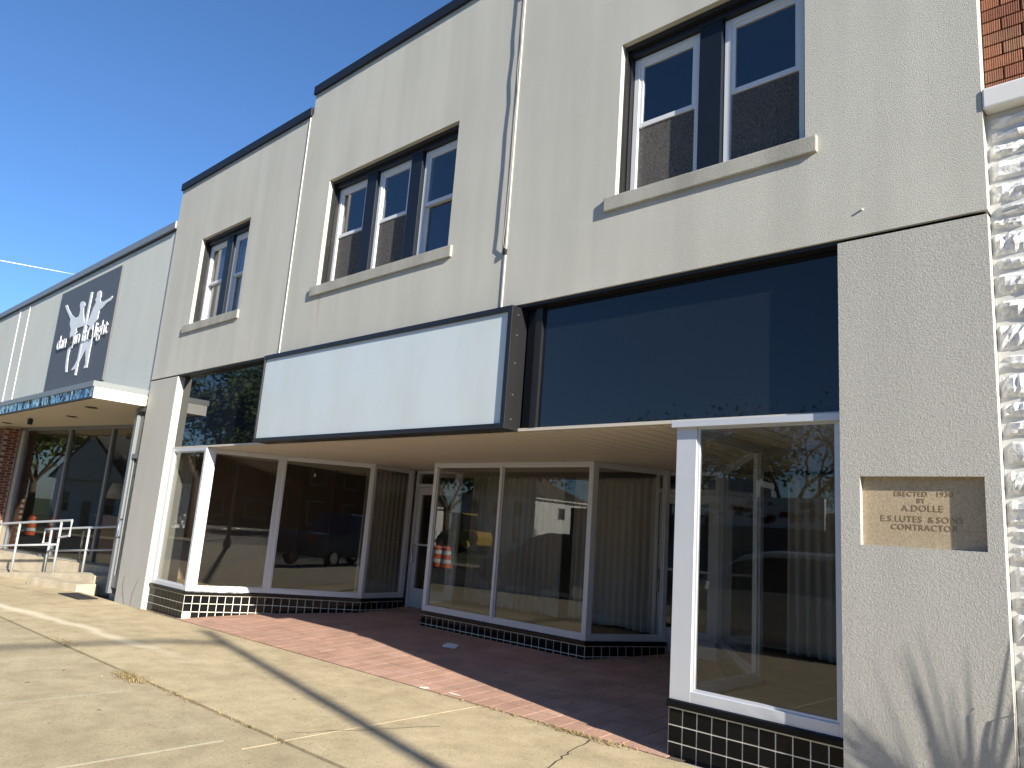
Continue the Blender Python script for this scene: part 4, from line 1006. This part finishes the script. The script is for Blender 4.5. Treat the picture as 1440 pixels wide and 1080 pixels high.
house(-60, -36, 8.5, 9, 3.4, 3.8, True, 'white gabled cottage with a dark roof across the street from the studio', [(-2.7, .6, 1, 1.6), (2.7, .6, 1, 1.6)])
house(-88, -34, 9, 9, 4.2, 3.4, True, 'larger white gabled house farther along the street', [(-3, .6, 1, 1.5), (3, .6, 1, 1.5)])
ls = thing('low_shop', (-18, -30, 0), 'low dark flat-roofed shop across the street with a peeling painted parapet', 'building')
MB().box(-30, -12, -38, -28, -.5, 3.3).build('wall', 'dark_wall', ls); MB().box(-18.5, -10, -27.9, -27.4, -.5, 2.5).build('front_wing', 'dark_wall', ls)
mw_ = MB().box(-20.5, -12.5, -27.99, -27.8, 2.55, 3.9).build('parapet', 'mural_wall', ls)
random.seed(3); b = MB()
for _ in range(60):
    x, z = random.uniform(-20.2, -12.8), random.uniform(2.7, 3.7); s = random.uniform(.05, .3); b.face([(x-s, -27.795, z-s*.4), (x+s, -27.795, z-s*.5), (x+s*.7, -27.795, z+s*.4), (x-s*.4, -27.795, z+s*.6)])
b.build('peeling_paint', 'mural_red', mw_, fix=False)
for k in range(4): f = MB().box(-29+k*2.6, -27.2+k*2.6, -28.0, -27.94, .4, 2.4).build('window', 'alu_grey', ls); MB().box(-28.9+k*2.6, -27.3+k*2.6, -27.95, -27.92, .5, 2.3).build('pane', 'car_glass', f)
ac = thing('rooftop_unit', (-18, -31, 3.3), 'grey air conditioning unit on the low shop roof', 'air conditioner')
MB().box(-19.2, -16.6, -32, -30, 3.3, 4.9).build('cabinet', 'grey_coping', ac, bevel=.03); MB().box(-16.598, -16.57, -31.6, -30.4, 3.6, 4.6).build('grille', 'bronze', ac)

# trees over the street
def tree(x, y, h, rad, nleaf, label, leafmat='leaf', bare=.0, seed=1, z0=-.5, lsz=.22):
    random.seed(seed); t = thing('tree', (x, y, z0), label, 'tree', 'trees across the street')
    tb = MB(); tips = []
    hb = h*.32; tb.tube([(x, y, z0-.2), (x+.05, y, z0+hb*.5), (x-.05, y+.05, z0+hb)], [h*.032, h*.026, h*.022], 9)
    def grow(p, d, L, r, lev):
        q = p + d*L; m_ = p+d*L*.5+Vector((random.uniform(-1, 1), random.uniform(-1, 1), random.uniform(-.3, .6)))*L*.08
        tb.tube([p, m_, q], [r, r*.8, r*.6], 6 if lev < 2 else 4, cap=False)
        if lev >= 1: tips.append((m_, lev)); tips.append((q, lev))
        if lev >= (4 if bare else 3): return
        for _ in range(random.choice((3, 3, 4)) if lev < 3 else 3):
            a = random.uniform(0, 6.28); e = d*random.uniform(.6, 1.0) + Vector((math.cos(a), math.sin(a), random.uniform(-.25, .5)))*random.uniform(.45, .85)
            grow(q, e.normalized(), L*random.uniform(.6, .8), r*.58, lev+1)
    for k in range(5):
        a = k*1.257+random.uniform(-.3, .3); grow(Vector((x, y, z0+hb*random.uniform(.75, 1.0))), Vector((math.cos(a)*.65, math.sin(a)*.65, random.uniform(.6, 1.1))).normalized(), h*.23, h*.014, 0)
    tb.build('trunk', 'bark', t, smooth=True, fix=False)
    cb_ = MB(); pts = [p for p, l in tips]
    cl = [random.choice(pts) for _ in range(nleaf//60+1)]
    for c in cl:
        s = rad*random.uniform(.10, .22)
        for _ in range(60):
            p = c + Vector((random.gauss(0, s), random.gauss(0, s), random.gauss(0, s*.7)))
            n = Vector((random.gauss(0, 1), random.gauss(0, 1), random.gauss(.5, 1))).normalized(); u = n.orthogonal().normalized(); v = n.cross(u)
            an = random.uniform(0, 6.28); u, v = u*math.cos(an)+v*math.sin(an), v*math.cos(an)-u*math.sin(an); ls_ = lsz*random.uniform(.6, 1.3)
            cb_.face([p-u*ls_, p-v*ls_*.5, p+u*ls_, p+v*ls_*.5])
    cb_.build('crown', leafmat, t, fix=False)
tree(-56.5, -20.5, 16.5, 7.5, 13000, 'tall dense green tree at the far pavement beside the gabled houses', seed=3, z0=-.9)
tree(-78, -24, 12, 6, 6000, 'broad green tree at the far end of the street', seed=4, z0=-.9)
tree(-47, -33, 11, 6, 8000, 'rounded green tree between the cottage and the two-storey house', seed=5)
tree(-72, -35, 13, 7, 9000, 'leafy green tree added past the gabled cottage to darken the mirrored sky', seed=21, z0=-.9)  # added to darken the sky mirrored in the studio glass
tree(-66, -60, 14, 7, 7000, 'dark green tree at the side of the two-storey house', seed=6)
tree(-46, -64, 15, 7, 7000, 'large green tree behind the two-storey house', seed=7)
tree(-28, -46, 13, 6, 6000, 'olive green tree behind the low shop', 'leaf', seed=8)
tree(-22, -46, 14, 6, 900, 'nearly bare tree behind the rooftop unit', 'leaf_dry', bare=1, seed=9, lsz=.16)
tree(-14.5, -47, 9.5, 5, 5000, 'short dense tree behind the painted parapet', seed=12)
tree(13, -21.5, 11, 6, 9000, 'green tree at the far pavement across from the street lamp', seed=14)
tree(24, -21, 12, 6.5, 9000, 'taller green tree on the far pavement past the street lamp', seed=15)
tree(36, -19.5, 12, 6.5, 9000, 'green tree overhanging the road beyond the pickup', seed=16)
tree(50, -10, 12, 7, 10000, 'large green tree closing the view along the road', seed=17)
tree(48, -3.5, 11, 6, 9000, 'green tree on the near pavement at the end of the block', seed=18)
eb = thing('horizon_screen', (70, -8, 0), 'added long dark brick block hiding the bright horizon beyond the last trees', 'building')  # unseen block added to keep the bright horizon out of the bay reflections
MB().box(64, 76, -45, 30, -.5, 8).build('wall', 'brick_dark', eb); MB().box(63.8, 76.2, -45.2, 30.2, 8, 8.4).build('cornice', 'mural_wall', eb)
for k in range(14):
    f = MB().box(63.93, 64.02, -40+k*4.8, -37.5+k*4.8, 1, 3).build('window', 'drum_white', eb); MB().box(63.9, 63.95, -39.9+k*4.8, -37.6+k*4.8, 1.1, 2.9).build('pane', 'car_glass', f)
bs = thing('backdrop_shop', (22, -32, 0), 'added two-storey red brick shop across the street hiding the low bright sky', 'building')  # added backing that covers the orange horizon mirrored in the folded bay
MB().box(4, 60, -40, -29, -.5, 6.5).build('wall', 'brick_dark', bs); MB().box(3.8, 60.2, -40.2, -28.8, 6.5, 6.8).build('cornice', 'mural_wall', bs)
for k in range(12):
    for z in (1.0, 4.0):
        f = MB().box(5.5+k*4.2, 7.3+k*4.2, -29.02, -28.93, z, z+1.8).build('window', 'drum_white', bs); MB().box(5.6+k*4.2, 7.2+k*4.2, -28.95, -28.91, z+.1, z+1.7).build('pane', 'car_glass', f)

# high aircraft trail
d0 = Vector((-.974, .165, .0)); 
def dirpx(px, py):
    v = rgt*((px-720)/FPX) + up*(-(py-540)/FPX) + fwd; return v.normalized()
H_ = 2600
def hi(px, py): d = dirpx(px, py); return CAM + d*(H_/d.z)
p0, p1 = hi(-260, 318), hi(106, 386)
tag(MB().tube([p0, p0.lerp(p1, .4), p0.lerp(p1, .72), p0.lerp(p1, .9), p1], [7, 6, 4.5, 3, 1], 8).build('contrail', 'contrail_ice', smooth=True), 'thin white aircraft trail high in the blue sky', 'contrail')
